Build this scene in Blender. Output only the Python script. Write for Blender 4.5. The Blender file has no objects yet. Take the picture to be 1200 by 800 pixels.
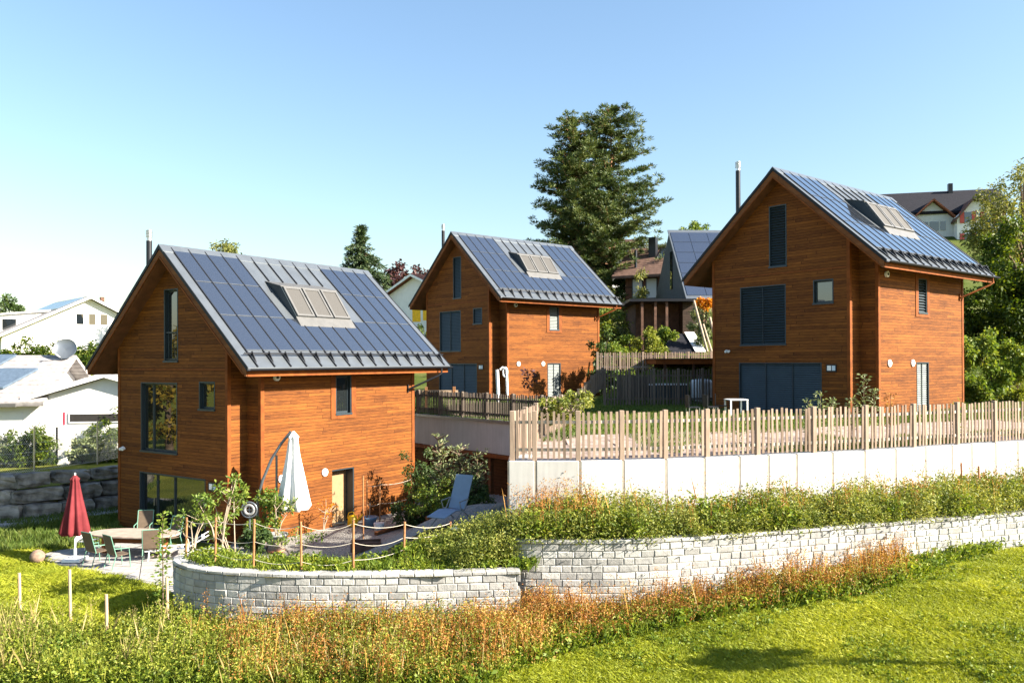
import bpy, bmesh, math, random
import numpy as np
from mathutils import Vector, Matrix, Euler
R = math.radians
random.seed(7); rng = np.random.default_rng(7)
S = bpy.context.scene; COL = S.collection

# ------------------------------------------------------------------ camera
F, CY, PITCH, ROLL, CAMZ = 956.0, 418.29, 0.005, -0.004, 6.609   # focal length in px of a 1200 px wide frame
cd = bpy.data.cameras.new('camera'); cam = bpy.data.objects.new('camera', cd); COL.objects.link(cam)
cd.sensor_width = 36; cd.lens = F / 1200 * 36; cd.shift_y = (CY - 400) / 1200; cd.clip_start = .1; cd.clip_end = 3000
cam.matrix_world = Matrix.Translation((0, 0, CAMZ)) @ Matrix.Rotation(R(90) + PITCH, 4, 'X') @ Matrix.Rotation(ROLL, 4, 'Z')
S.camera = cam

# ------------------------------------------------------------------ daylight
SUN_EL, SUN_AZ = R(30), R(107)          # azimuth clockwise from +Y
w = bpy.data.worlds.new('World'); S.world = w; w.use_nodes = True
nt = w.node_tree; bg = nt.nodes['Background']
sky = nt.nodes.new('ShaderNodeTexSky'); sky.sky_type = 'NISHITA'; sky.sun_disc = False
sky.sun_elevation = SUN_EL; sky.sun_rotation = SUN_AZ; sky.altitude = 500; sky.air_density = 1.5; sky.dust_density = 1.7; sky.ozone_density = 3.8
nt.links.new(sky.outputs[0], bg.inputs[0]); bg.inputs[1].default_value = .06
sd = bpy.data.lights.new('sun', 'SUN'); sun = bpy.data.objects.new('sun', sd); COL.objects.link(sun)
sd.energy = 5.0; sd.angle = R(.5); sd.color = (1, .9, .76)
dvec = Vector((math.sin(SUN_AZ) * math.cos(SUN_EL), math.cos(SUN_AZ) * math.cos(SUN_EL), math.sin(SUN_EL)))
sun.rotation_euler = dvec.to_track_quat('Z', 'Y').to_euler(); sun.location = dvec * 80
S.view_settings.view_transform = 'Standard'; S.view_settings.look = 'None'
S.view_settings.exposure = 2.1; S.view_settings.gamma = 1; S.view_settings.use_curve_mapping = False
S.cycles.max_bounces = 6; S.cycles.diffuse_bounces = 3; S.cycles.transparent_max_bounces = 6
S.cycles.use_denoising = True

def ray(px, py):
    a, b = (px - 600) / F, (py - CY) / F; c, s = math.cos(ROLL), math.sin(ROLL)
    x, y = c * a + s * b, -s * a + c * b; cp, sp = math.cos(PITCH), math.sin(PITCH)
    return Vector((x, cp + y * sp, sp - y * cp))
def P(px, py, Y):                      # the world point seen at (px,py) at distance Y
    d = ray(px, py); d = d * (Y / d.y); return Vector((d.x, d.y, d.z + CAMZ))
def PZ(px, py, z):                     # ... at height z
    d = ray(px, py); d = d * ((z - CAMZ) / d.z); return Vector((d.x, d.y, z))
def sm(a, b, x):
    t = np.clip((np.asarray(x, float) - a) / (b - a), 0, 1); return t * t * (3 - 2 * t)

# ------------------------------------------------------------------ objects
def tag(o, label=None, cat=None, group=None, kind=None):
    if label: o['label'] = label
    if cat: o['category'] = cat
    if group: o['group'] = group
    if kind: o['kind'] = kind
    return o
def thing(name, label, cat, loc=(0, 0, 0), rz=0, group=None):
    o = bpy.data.objects.new(name, None); COL.objects.link(o); o.location = loc; o.rotation_euler = (0, 0, rz); o.empty_display_size = .2
    return tag(o, label, cat, group)
class MB:
    def __init__(s): s.v, s.f, s.m, s.sm = [], [], [], []
    def poly(s, pts, faces, m=0, smooth=False):
        n = len(s.v); s.v += [tuple(p) for p in pts]
        for f in faces: s.f.append([n + i for i in f]); s.m.append(m); s.sm.append(smooth)
        return s
    def quad(s, a, b, c, d, m=0): return s.poly([a, b, c, d], [(0, 1, 2, 3)], m)
    def box(s, c, d, m=0, rot=None):
        x, y, z = d[0] / 2, d[1] / 2, d[2] / 2
        pts = [Vector(q) for q in ((-x, -y, -z), (x, -y, -z), (x, y, -z), (-x, y, -z), (-x, -y, z), (x, -y, z), (x, y, z), (-x, y, z))]
        if rot is not None: pts = [rot @ q for q in pts]
        c = Vector(c)
        return s.poly([q + c for q in pts], [(3, 2, 1, 0), (4, 5, 6, 7), (0, 1, 5, 4), (1, 2, 6, 5), (2, 3, 7, 6), (3, 0, 4, 7)], m)
    def bb(s, a, b, m=0): return s.box([(a[i] + b[i]) / 2 for i in range(3)], [abs(b[i] - a[i]) for i in range(3)], m)
    def beam(s, a, b, wd, ht, m=0, up=(0, 0, 1)):
        a, b = Vector(a), Vector(b); d = (b - a); L = d.length; d /= L; up = Vector(up)
        if abs(d.dot(up)) > .98: up = Vector((0, 1, 0))
        x = d.cross(up).normalized(); z = x.cross(d)
        M = Matrix((x, d, z)).transposed()
        return s.box((a + b) / 2, (wd, L, ht), m, M)
    def prism(s, prof, v0, v1, m=0, axis='y'):        # profile in (x,z) extruded along y
        n = len(prof); mk = (lambda p, t: (p[0], t, p[1])) if axis == 'y' else ((lambda p, t: (p[0], p[1], t)) if axis == 'z' else (lambda p, t: (t, p[0], p[1])))
        pts = [mk(p, v0) for p in prof] + [mk(p, v1) for p in prof]
        fs = [tuple(range(n)), tuple(range(2 * n - 1, n - 1, -1))] + [(i, i + n, (i + 1) % n + n, (i + 1) % n) for i in range(n)]
        return s.poly(pts, fs, m)
    def tube(s, pts, r, n=8, m=0, cap=True, smooth=True):
        pts = [Vector(p) for p in pts]; k = len(pts); rr = r if hasattr(r, '__len__') else [r] * k
        V, Fc = [], []; ref = None
        for i, p in enumerate(pts):
            d = (pts[min(i + 1, k - 1)] - pts[max(i - 1, 0)]).normalized()
            if ref is None: ref = d.orthogonal().normalized()
            x = (ref - d * ref.dot(d)); x = x.normalized() if x.length > 1e-6 else d.orthogonal().normalized(); ref = x; y = d.cross(x)
            for j in range(n):
                a = 2 * math.pi * j / n; V.append(p + (x * math.cos(a) + y * math.sin(a)) * rr[i])
        for i in range(k - 1):
            for j in range(n): Fc.append((i * n + j, i * n + (j + 1) % n, (i + 1) * n + (j + 1) % n, (i + 1) * n + j))
        s.poly(V, Fc, m, smooth)
        if cap: s.poly(V[:n][::-1], [tuple(range(n))], m); s.poly(V[-n:], [tuple(range(n))], m)
        return s
    def lathe(s, prof, c=(0, 0, 0), n=16, m=0, smooth=True):
        V, Fc = [], []; k = len(prof)
        for r, z in prof:
            for j in range(n):
                a = 2 * math.pi * j / n; V.append((c[0] + r * math.cos(a), c[1] + r * math.sin(a), c[2] + z))
        for i in range(k - 1):
            for j in range(n): Fc.append((i * n + j, i * n + (j + 1) % n, (i + 1) * n + (j + 1) % n, (i + 1) * n + j))
        return s.poly(V, Fc, m, smooth)
    def build(s, name, mats, parent=None, bevel=0):
        me = bpy.data.meshes.new(name); me.from_pydata(s.v, [], s.f)
        for mt in (mats if isinstance(mats, (list, tuple)) else [mats]): me.materials.append(mt)
        me.polygons.foreach_set('material_index', s.m); me.polygons.foreach_set('use_smooth', s.sm)
        bm = bmesh.new(); bm.from_mesh(me); bmesh.ops.recalc_face_normals(bm, faces=bm.faces)
        if bevel: bmesh.ops.bevel(bm, geom=bm.edges[:], offset=bevel, segments=1, affect='EDGES')
        bm.to_mesh(me); bm.free()
        o = bpy.data.objects.new(name, me); COL.objects.link(o)
        if parent: o.parent = parent
        return o
def fastmesh(name, V, k, mt, parent=None, smooth=False):   # V: (n*k,3) array, k vertices per face
    V = np.asarray(V, np.float32).reshape(-1, 3); n = len(V) // k; me = bpy.data.meshes.new(name)
    me.vertices.add(len(V)); me.vertices.foreach_set('co', V.ravel())
    me.loops.add(n * k); me.loops.foreach_set('vertex_index', np.arange(n * k, dtype=np.int32))
    me.polygons.add(n); me.polygons.foreach_set('loop_start', np.arange(0, n * k, k, dtype=np.int32)); me.polygons.foreach_set('loop_total', np.full(n, k, np.int32))
    me.materials.append(mt); me.update(calc_edges=True)
    o = bpy.data.objects.new(name, me); COL.objects.link(o)
    if parent: o.parent = parent
    return o
def gridmesh(name, X, Y, Z, mt, keep=None, parent=None, smooth=True):
    ny, nx = X.shape; V = np.stack([X, Y, Z], -1).reshape(-1, 3)
    i = np.arange((ny - 1) * nx).reshape(ny - 1, nx)[:, :-1].ravel(); Q = np.stack([i, i + 1, i + nx + 1, i + nx], 1)
    if keep is not None:
        c = V[Q].mean(1); Q = Q[keep(c[:, 0], c[:, 1])]
    used = np.unique(Q); mp = np.full(len(V), -1); mp[used] = np.arange(len(used))
    me = bpy.data.meshes.new(name); me.from_pydata(V[used].tolist(), [], mp[Q].tolist()); me.materials.append(mt)
    me.polygons.foreach_set('use_smooth', [smooth] * len(me.polygons))
    o = bpy.data.objects.new(name, me); COL.objects.link(o)
    if parent: o.parent = parent
    return o

# ------------------------------------------------------------------ materials
class NT:
    def __init__(s, name):
        s.mat = bpy.data.materials.new(name); s.mat.use_nodes = True; s.t = s.mat.node_tree; s.n = s.t.nodes; s.bsdf = s.n['Principled BSDF']; s.out = s.n['Material Output']
    def new(s, ty, **kw):
        n = s.n.new(ty)
        for k, v in kw.items(): setattr(n, k, v)
        return n
    def link(s, a, b): s.t.links.new(a, b)
    def put(s, inp, v):
        if isinstance(v, bpy.types.NodeSocket): s.link(v, inp)
        elif v is not None: inp.default_value = v
    def math(s, op, a, b=None, c=None):
        n = s.new('ShaderNodeMath', operation=op); s.put(n.inputs[0], a); s.put(n.inputs[1], b); s.put(n.inputs[2], c); return n.outputs[0]
    def coord(s, kind='Object'): return s.new('ShaderNodeTexCoord').outputs[kind]
    def mapping(s, v, scale): n = s.new('ShaderNodeMapping'); s.link(v, n.inputs[0]); n.inputs['Scale'].default_value = scale; return n.outputs[0]
    def noise(s, v, scale, detail=3, rough=.55): n = s.new('ShaderNodeTexNoise'); s.put(n.inputs['Vector'], v); n.inputs['Scale'].default_value = scale; n.inputs['Detail'].default_value = detail; n.inputs['Roughness'].default_value = rough; return n.outputs['Fac']
    def ramp(s, f, stops):
        n = s.new('ShaderNodeValToRGB'); s.put(n.inputs[0], f); e = n.color_ramp.elements
        while len(e) < len(stops): e.new(.5)
        for q, (p, c) in zip(e, stops): q.position = p; q.color = (*c, 1) if len(c) == 3 else c
        return n.outputs[0]
    def mix(s, f, a, b, mode='MIX'):
        n = s.new('ShaderNodeMix', data_type='RGBA', blend_type=mode); s.put(n.inputs[0], f)
        for i, v in ((6, a), (7, b)):
            if isinstance(v, (tuple, list)): v = (*v, 1) if len(v) == 3 else v
            s.put(n.inputs[i], v)
        return n.outputs[2]
    def bump(s, h, strength=.3, dist=.02):
        n = s.new('ShaderNodeBump'); n.inputs['Strength'].default_value = strength; n.inputs['Distance'].default_value = dist; s.link(h, n.inputs['Height']); s.link(n.outputs[0], s.bsdf.inputs['Normal'])
    def done(s, col=None, rough=.6, metal=0, spec=.5):
        if col is not None: s.put(s.bsdf.inputs['Base Color'], (*col, 1) if isinstance(col, tuple) else col)
        s.put(s.bsdf.inputs['Roughness'], rough); s.bsdf.inputs['Metallic'].default_value = metal; s.bsdf.inputs['Specular IOR Level'].default_value = spec
        return s.mat
def plain(name, col, rough=.6, metal=0, spec=.5, var=.18, scale=6, bump=0):
    m = NT(name); c = m.coord(); nz = m.noise(c, scale, 5); lo = tuple(x * (1 - var) for x in col); hi = tuple(min(1, x * (1 + var)) for x in col)
    if bump: m.bump(m.noise(c, scale * 8, 4), bump, .01)
    return m.done(m.ramp(nz, [(.3, lo), (.7, hi)]), rough, metal, spec)
def siding(name, lo, hi, board=.125, gap=.17):
    m = NT(name); c = m.coord(); sp = m.new('ShaderNodeSeparateXYZ'); m.link(c, sp.inputs[0])
    zb = m.math('DIVIDE', sp.outputs[2], board); fl = m.math('FLOOR', zb); fr = m.math('FRACT', zb)
    h = m.math('ADD', sp.outputs[0], sp.outputs[1])
    wn = m.new('ShaderNodeTexWhiteNoise', noise_dimensions='1D'); m.link(fl, wn.inputs['W'])
    sg0 = m.math('ADD', m.math('DIVIDE', h, 3.7), m.math('MULTIPLY', wn.outputs[0], 9)); seg = m.math('FLOOR', sg0); butt = m.math('LESS_THAN', m.math('FRACT', sg0), .008)
    cb = m.new('ShaderNodeCombineXYZ'); m.link(fl, cb.inputs[0]); m.link(seg, cb.inputs[1])
    wb = m.new('ShaderNodeTexWhiteNoise', noise_dimensions='2D'); m.link(cb.outputs[0], wb.inputs['Vector'])
    g1 = m.noise(m.mapping(c, (2.6, 2.6, 52)), 1.0, 5, .7); g2 = m.noise(m.mapping(c, (.5, .5, 3)), 1.0, 3); g3 = m.noise(m.mapping(c, (5, 5, 17)), 1.0, 2)
    f = m.math('ADD', m.math('ADD', m.math('MULTIPLY', wb.outputs[0], .16), m.math('MULTIPLY', g1, .86)), m.math('MULTIPLY', g2, .35))
    f = m.math('SUBTRACT', f, .17)
    col = m.ramp(f, [(.25, lo), (.55, tuple((a * .5 + b * .5) for a, b in zip(lo, hi))), (.82, hi)])
    kn = m.ramp(g3, [(.70, (0, 0, 0)), (.78, (1, 1, 1))]); col = m.mix(m.math('MULTIPLY', kn, .45), col, tuple(x * .35 for x in lo))
    kn2 = m.ramp(g3, [(.22, (1, 1, 1)), (.29, (0, 0, 0))]); col = m.mix(m.math('MULTIPLY', kn2, .4), col, tuple(min(1, x * 1.5) for x in hi))
    gp = m.math('MAXIMUM', m.math('LESS_THAN', fr, gap), butt); col = m.mix(m.math('MULTIPLY', gp, .5), col, tuple(x * .2 for x in lo))
    hgt = m.math('SUBTRACT', m.math('MULTIPLY', g1, .25), gp); m.bump(hgt, .5, .015)
    return m.done(col, .75, 0, .15)
def leafmat(name, stops, trans=.35, nscale=.5, rough=.55, rw=.52):
    m = NT(name); g = m.new('ShaderNodeNewGeometry'); c = m.coord('Object')
    nz = m.noise(c, nscale, 3); f = m.math('ADD', m.math('MULTIPLY', g.outputs['Random Per Island'], rw), m.math('MULTIPLY', nz, 1.5 * (1 - rw) + .0))
    f = m.math('SUBTRACT', f, .75 * (1 - rw) * .5)
    col = m.ramp(f, stops); m.done(col, rough, 0, .3)
    tr = m.new('ShaderNodeBsdfTranslucent'); m.link(m.mix(1.0, col, (1.15, 1.1, .55), 'MULTIPLY'), tr.inputs[0])
    mx = m.new('ShaderNodeMixShader'); mx.inputs[0].default_value = trans; m.link(m.bsdf.outputs[0], mx.inputs[1]); m.link(tr.outputs[0], mx.inputs[2]); m.link(mx.outputs[0], m.out.inputs[0])
    return m.mat
def blockmat(name, lo, hi, scale=9):
    m = NT(name); g = m.new('ShaderNodeNewGeometry'); c = m.coord(); n1 = m.noise(c, scale, 6, .65); n2 = m.noise(c, 1.1, 3)
    f = m.math('ADD', m.math('MULTIPLY', g.outputs['Random Per Island'], .5), m.math('ADD', m.math('MULTIPLY', n1, .45), m.math('MULTIPLY', n2, .3)))
    m.bump(n1, .6, .03); return m.done(m.ramp(m.math('SUBTRACT', f, .12), [(.15, lo), (.85, hi)]), .9, 0, .2)
def glassmat(name, col=(.010, .013, .014), rough=.015):
    m = NT(name); m.bsdf.inputs['IOR'].default_value = 2.1; return m.done(col, rough, 0, .5)

M = {}
M['siding'] = siding('stained_larch_siding', (.036, .0105, .0048), (.30, .102, .018))
M['trim'] = plain('stained_larch_trim', (.18, .050, .009), .75, 0, .2, var=.3, scale=3)
M['barge'] = siding('larch_barge_boards', (.10, .036, .014), (.24, .095, .036), .2, .03)
M['soffit'] = plain('larch_soffit', (.13, .05, .02), .7, var=.35, scale=2.5)
M['metal'] = plain('grey_roof_metal', (.15, .17, .19), .36, .55, .5, .1, 2)
M['metal_light'] = plain('light_flashing', (.125, .124, .12), .45, .3, .5, .12, 3)
M['edge'] = plain('dark_roof_edge', (.010, .012, .017), .6, 0, .3)
M['black'] = plain('black_metal', (.015, .016, .02), .4, .3)
M['anth'] = plain('anthracite_blue_frame', (.018, .030, .039), .45, 0, .5, .12)
M['anth2'] = plain('anthracite_blind', (.030, .048, .060), .5, 0, .5, .12, 2)
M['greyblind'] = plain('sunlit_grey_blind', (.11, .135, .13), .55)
m_ = NT('solar_glass'); c_ = m_.coord(); n_ = m_.noise(m_.mapping(c_, (40, 40, 40)), 1, 2); g_ = m_.noise(c_, .7, 3)
M['solar'] = m_.done(m_.mix(g_, m_.ramp(n_, [(.35, (.105, .128, .165)), (.65, (.13, .15, .19))]), (.12, .135, .165)), .10, .8, .9); b_ = m_.bsdf; b_.inputs['Coat Weight'].default_value = 1; b_.inputs['Coat IOR'].default_value = 2.0; b_.inputs['Coat Roughness'].default_value = .06
M['glass'] = glassmat('window_glass'); M['screen'] = plain('skylight_screen', (.055, .053, .05), .8, var=.2, scale=40)
M['white'] = plain('white_paint', (.8, .8, .79), .5, var=.04); M['steel'] = plain('stainless_steel', (.6, .58, .56), .3, .9, .5, .1)
M['tan'] = plain('plywood_door', (.26, .165, .08), .6, var=.12)
M['interior'] = plain('dark_interior', (.02, .018, .016), .9)
M['concrete'] = None
M['panel_rim'] = plain('panel_rim', (.15, .165, .18), .4, .4)
# ================================================================== the three wooden houses
H, SL, EAVE, O, L, UL, UR, NN, SW, D = 10.986, .8992, 5.1, .6, 10.574, -3.689, 3.249, .805, 4.067, 9.217
CA, SA = math.cos(math.atan(SL)), math.sin(math.atan(SL)); LS = EAVE / CA
def zr(u, off=0): return H - abs(u) * SL - off
def SP(s, v, h=0): return (s * CA + h * SA, v, H - s * SA + h * CA)
WIN = dict(attic=(-.578, .315, 6.636, 9.405), big=(-2.137, .258, 3.118, 5.824), small=(1.591, 2.531, 4.852, 5.881), ground=(-2.223, 1.973, .06, 2.3))
SIDEW, DOOR = (4.47, 5.34, 4.50, 6.05), (4.277, 5.491, .06, 2.3)
def cutmesh(door_depth):
    T = .45; z = lambda u: zr(u, T); b = MB()
    f = [(UL, 0, 0), (UR, 0, 0), (UR, 0, z(UR)), (0, 0, z(0)), (UL, 0, z(UL))]
    k = [(UR, NN, 0), (UR, NN, z(UR))]; mn = [(SW, NN, 0), (SW, NN, z(SW))]
    bk = [(UL, D, 0), (SW, D, 0), (SW, D, z(SW)), (0, D, z(0)), (UL, D, z(UL))]
    pts = f + k + mn + bk          # f0-4 k5,6 m7,8 b9-13
    b.poly(pts, [(0, 1, 2, 3, 4), (1, 5, 6, 2), (5, 7, 8, 6), (7, 10, 11, 8), (10, 9, 13, 12, 11), (9, 0, 4, 13), (3, 2, 6, 8, 11, 12), (4, 3, 12, 13), (0, 9, 10, 7, 5, 1)])
    o = b.build('wall', M['siding']); c = MB()
    for (u0, u1, z0, z1) in WIN.values(): c.bb((u0, -.5, z0), (u1, .24, z1))
    c.bb((SW - .26, SIDEW[0], SIDEW[2]), (SW + .5, SIDEW[1], SIDEW[3])); c.bb((SW - door_depth, DOOR[0], DOOR[2]), (SW + .5, DOOR[1], DOOR[3]))
    co = c.build('cutter', M['siding'])
    md = o.modifiers.new('cut', 'BOOLEAN'); md.operation = 'DIFFERENCE'; md.object = co; md.solver = 'EXACT'
    dg = bpy.context.evaluated_depsgraph_get(); me = bpy.data.meshes.new_from_object(o.evaluated_get(dg)); o.modifiers.clear(); o.data = me
    bpy.data.objects.remove(co); return o
def window(parent, r, style, side=False):
    a0, a1, z0, z1 = r; dp = .12
    if side: Q = lambda a, d, z: (SW - d, a, z)        # d = depth into the wall
    else: Q = lambda a, d, z: (a, d, z)
    def bb(b, a, d, z, A, Dd, Z, m=0): b.bb(Q(a, d, z), Q(A, Dd, Z), m)
    t = .012
    fr = MB()                                          # lining of the reveal
    bb(fr, a0 + .002, -t, z0 + .03, a0 + .05, .235, z1 - .002); bb(fr, a1 - .05, -t, z0 + .03, a1 - .002, .235, z1 - .002)
    bb(fr, a0 + .052, -t + .002, z1 - .05, a1 - .052, .233, z1 - .002)
    wn = fr.build('window', M['anth'], parent)
    s = MB(); bb(s, a0 - .02, -.055, z0 - .045, a1 + .02, .234, z0 + .028); s.build('sill', M['anth'], wn)
    i0, i1, y0, y1 = a0 + .054, a1 - .054, z0 + .032, z1 - .054
    if style == 'slats' or style == 'fine' or style == 'grey':
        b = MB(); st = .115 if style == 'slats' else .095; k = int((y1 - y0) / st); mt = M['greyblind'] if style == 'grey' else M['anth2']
        for i in range(k):
            z = y0 + (i + .5) * (y1 - y0) / k; tl = .055 if style == 'slats' else .022
            pts = [Q(i0 + .01, .07 + tl, z + st * .44), Q(i1 - .01, .07 + tl, z + st * .44), Q(i1 - .01, .07 - tl, z - st * .44), Q(i0 + .01, .07 - tl, z - st * .44)]
            b.poly(pts, [(0, 1, 2, 3)]); b.poly([(p[0] + (0 if not side else -.006), p[1] + (.006 if not side else 0), p[2]) for p in pts], [(3, 2, 1, 0)])
        b.build('blind', mt, wn)
        c = MB(); bb(c, i0, .12, y0, i1, .2, y1); c.build('backing', M['interior'], wn)
        n = 2 if (a1 - a0) > 1.2 else 1; n = 3 if (a1 - a0) > 3 else n
        for j in range(n + 1):
            x = i0 + j * (i1 - i0) / n; g = MB(); bb(g, max(i0, x - .012), .02, y0, min(i1, x + .012), .06, y1)
            if n > 1 or style == 'slats': g.build('guide_rail', M['anth'], wn)
    else:
        n = {'glass2': 2, 'slider': 3}.get(style, 1); xs = [i0 + j * (i1 - i0) / n for j in range(n + 1)]
        if style == 'slider': xs = [i0, i0 + .95, i0 + 2.05, i1]
        if style == 'glass2': xs = [i0, i0 + .62, i1]
        fm = MB(); gl = MB(); e = .055
        for j in range(n):
            A, B = xs[j], xs[j + 1]; d0 = .12 + .02 * j
            bb(fm, A, d0, y0, A + e, d0 + .06, y1); bb(fm, B - e, d0, y0, B, d0 + .06, y1)
            bb(fm, A + e, d0 + .001, y0, B - e, d0 + .059, y0 + e * 1.3); bb(fm, A + e, d0 + .001, y1 - e, B - e, d0 + .059, y1)
            bb(gl, A + e, d0 + .02, y0 + e * 1.3, B - e, d0 + .035, y1 - e)
        fm.build('sash', M['anth'], wn); gl.build('pane', M['glass'], wn)
        if style == 'slider':
            h = MB(); bb(h, xs[1] - .2, .09, 1.0, xs[1] - .17, .118, 1.3); h.build('handle', M['steel'], wn)
        if style == 'rail':
            b = MB()
            for j in range(1, 4): x = i0 + j * (i1 - i0) / 4; bb(b, x - .008, .03, y0 + .06, x + .008, .045, y0 + 1.05)
            bb(b, i0, .025, y0 + 1.05, i1, .055, y0 + 1.09); bb(b, i0, .025, y0 + .03, i1, .055, y0 + .06); b.build('railing', M['anth'], wn)
    return wn
def house(loc, rz, label, styles, first):
    t = thing('wooden_house', label, 'house', loc, rz, 'wooden gable houses')
    wl = cutmesh(.5 if first else .3); wl.parent = t
    # corner and band trim, 25 mm proud
    for nm, (x0, y0, x1, y1, zt) in dict(a=(UL - .028, -.028, UL + .11, -.003, zr(UL, .5)), b=(UR - .11, -.028, UR + .028, -.003, zr(UR, .5)), c=(UR + .003, -.002, UR + .028, .12, zr(UR, .5)),
                                         d=(SW - .11, NN - .028, SW + .028, NN - .003, zr(SW, .5)), e=(SW + .003, NN - .002, SW + .028, NN + .13, zr(SW, .5)), g=(SW + .003, D - .14, SW + .028, D + .03, zr(SW, .5)), h=(UL - .028, -.002, UL - .003, .12, zr(UL, .5))).items():
        MB().bb((x0, y0, .02), (x1, y1, zt)).build('corner_board', M['trim'], t)
    MB().bb((UL + .112, -.018, zr(EAVE) - .1), (UR - .112, -.003, zr(EAVE) - .04)).build('band_board', M['trim'], t)
    # wooden roof deck with boxed eaves, metal skin above
    rw = MB(); e = EAVE - .12; lo = zr(EAVE) - .30
    ui = (H - .47 - lo) / SL
    for sg in (1, -1):
        rw.prism([(0, zr(0, .07)), (sg * e, zr(e, .07)), (sg * e, lo), (sg * ui, lo), (0, zr(0, .47))], -O + .06, L - .06)
    roof = MB()
    for sg in (1, -1):
        roof.prism([(0, H), (sg * EAVE, zr(EAVE)), (sg * EAVE, zr(EAVE, .068)), (0, zr(0, .068))], -O + .03, L - .03)
    ro = roof.build('roof', M['metal'], t)
    rw.build('roof_deck', M['soffit'], t)
    for v in (-O, L - .03):
        ed = MB()
        for sg in (1, -1): ed.prism([(0, H + .03), (sg * EAVE * 1.004, zr(EAVE * 1.004) + .03), (sg * EAVE * 1.004, zr(EAVE * 1.004, .12)), (0, zr(0, .12))], v, v + .028)
        ed.build('verge_trim', M['edge'], ro)
    for sg in (1, -1):
        bb = MB(); e2 = EAVE - .1; lo2 = lo + .01
        bb.prism([(0, zr(0, .14)), (sg * e2, zr(e2, .14)), (sg * e2, lo2), (sg * (H - .44 - lo2) / SL, lo2), (0, zr(0, .44))], -O + .03, -O + .058); bb.build('barge_board', M['barge'], t)
        b2 = MB(); b2.prism([(0, zr(0, .40)), (sg * (H - .40 - lo2 - .06) / SL, lo2 + .06), (sg * (H - .46 - lo2 - .06) / SL, lo2 + .06), (0, zr(0, .46))], -O + .0, -O + .029); b2.build('barge_moulding', M['trim'], t)
    fa = MB(); fa.bb((EAVE - .118, -O + .08, lo - .005), (EAVE - .09, L - .08, zr(EAVE) - .1)); fa.build('fascia', M['trim'], t)
    # seams, panels, guards
    V0, CW = -.15, .7355; seam = MB()
    for j in range(15):
        v = V0 + j * CW; a, bq = (.1, LS - .02)
        for (s0, s1) in (((.1, 1.66), (4.02, LS - .02)) if 4 < j < 10 else ((.1, LS - .02),)):
            seam.poly([SP(s0, v - .02, 0), SP(s0, v + .02, 0), SP(s1, v + .02, 0), SP(s1, v - .02, 0), SP(s0, v - .02, .048), SP(s0, v + .02, .048), SP(s1, v + .02, .048), SP(s1, v - .02, .048)],
                      [(0, 1, 2, 3), (4, 5, 6, 7), (0, 1, 5, 4), (1, 2, 6, 5), (2, 3, 7, 6), (3, 0, 4, 7)])
    seam.build('standing_seam', M['edge'], ro)
    for j in range(14):
        for i in range(3):
            if 4 <= j <= 9 and i < 2: continue
            v0, v1 = V0 + j * CW + .03, V0 + (j + 1) * CW - .03; s0, s1 = .22 + i * 1.93, .22 + i * 1.93 + 1.885
            b = MB(); pt = [SP(s, v, h) for h in (.006, .03) for (s, v) in ((s0, v0), (s0, v1), (s1, v1), (s1, v0))]
            b.poly(pt, [(0, 1, 2, 3), (4, 5, 6, 7), (0, 1, 5, 4), (1, 2, 6, 5), (2, 3, 7, 6), (3, 0, 4, 7)]); b.poly([SP(s, v, .0335) for (s, v) in ((s1 - .022, v0), (s1 - .022, v1), (s1, v1), (s1, v0))], [(0, 1, 2, 3)], 1); b.build('solar_panel', [M['solar'], M['panel_rim']], ro)
    rc = MB(); rc.prism([(-.3, zr(.3) + .035), (0, H + .06), (.3, zr(.3) + .035), (.3, zr(.3) + .005), (0, H + .02), (-.3, zr(.3) + .005)], -O - .01, L + .01); rc.build('ridge_cap', M['metal'], ro)
    sg_ = MB()
    for hh in (.09, .15): sg_.tube([SP(LS - .60, -O + .15, hh), SP(LS - .60, L - .1, hh)], .018, 6)
    for j in range(15):
        v = V0 + j * CW + .02
        pts = [SP(LS - .68, v + d, h) for d in (0, .03) for h in (.056,)] + [SP(LS - .2, v + d, .056) for d in (0, .03)] + [SP(LS - .64, v + d, .2) for d in (0, .03)] + [SP(LS - .54, v + d, .18) for d in (0, .03)]
        sg_.poly(pts, [(0, 2, 6, 4), (1, 5, 7, 3), (0, 1, 3, 2), (4, 6, 7, 5), (0, 4, 5, 1), (2, 3, 7, 6)])
    sg_.build('snow_guard', M['black'], ro)
    gt = MB(); zg = zr(EAVE) - .03
    pr = [(EAVE + .01 + .075 + .085 * math.cos(a), zg - .085 * math.sin(a)) for a in [math.pi * i / 8 for i in range(9)]]; pr2 = [(EAVE + .085 + .078 * math.cos(a), zg - .078 * math.sin(a)) for a in [math.pi * (8 - i) / 8 for i in range(9)]]
    gt.prism(pr + pr2, -O + .02, L - .02); g = gt.build('gutter', M['edge'], t)
    dp = MB(); dp.tube([(EAVE + .085, L - .75, zg - .08), (EAVE + .085, L - .75, zg - .3), (EAVE - .0, L - .9, zg - .42), (SW + .12, D - .38, zg - .98), (SW + .07, D - .42, zg - 1.0)], .045, 8)
    dp.beam((SW + .035, D - .42, zg - .8), (SW + .035, D - .42, zg - 1.15), .06, .05); dp.build('downpipe', M['trim'] if not first else M['black'], g)
    # box dormer with three roof windows
    v0, v1 = 3.343, 6.312; T_, B_ = (2.17, 9.62), (3.11, 8.34); r1 = (1.28, zr(1.28) + .02)
    dm = MB(); prof = [r1, T_, B_, (3.13, zr(3.13) - .05), (1.3, zr(1.3) - .05)]
    dm.prism(prof, v0, v1, 0); d = dm.build('dormer', M['anth'], t)
    tp = MB(); tp.prism([(r1[0] - .03, r1[1] + .03), (T_[0] + .04, T_[1] + .03), (T_[0] + .04, T_[1] - .0), (r1[0] - .03, r1[1] + .004)], v0 - .04, v1 + .04)
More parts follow.
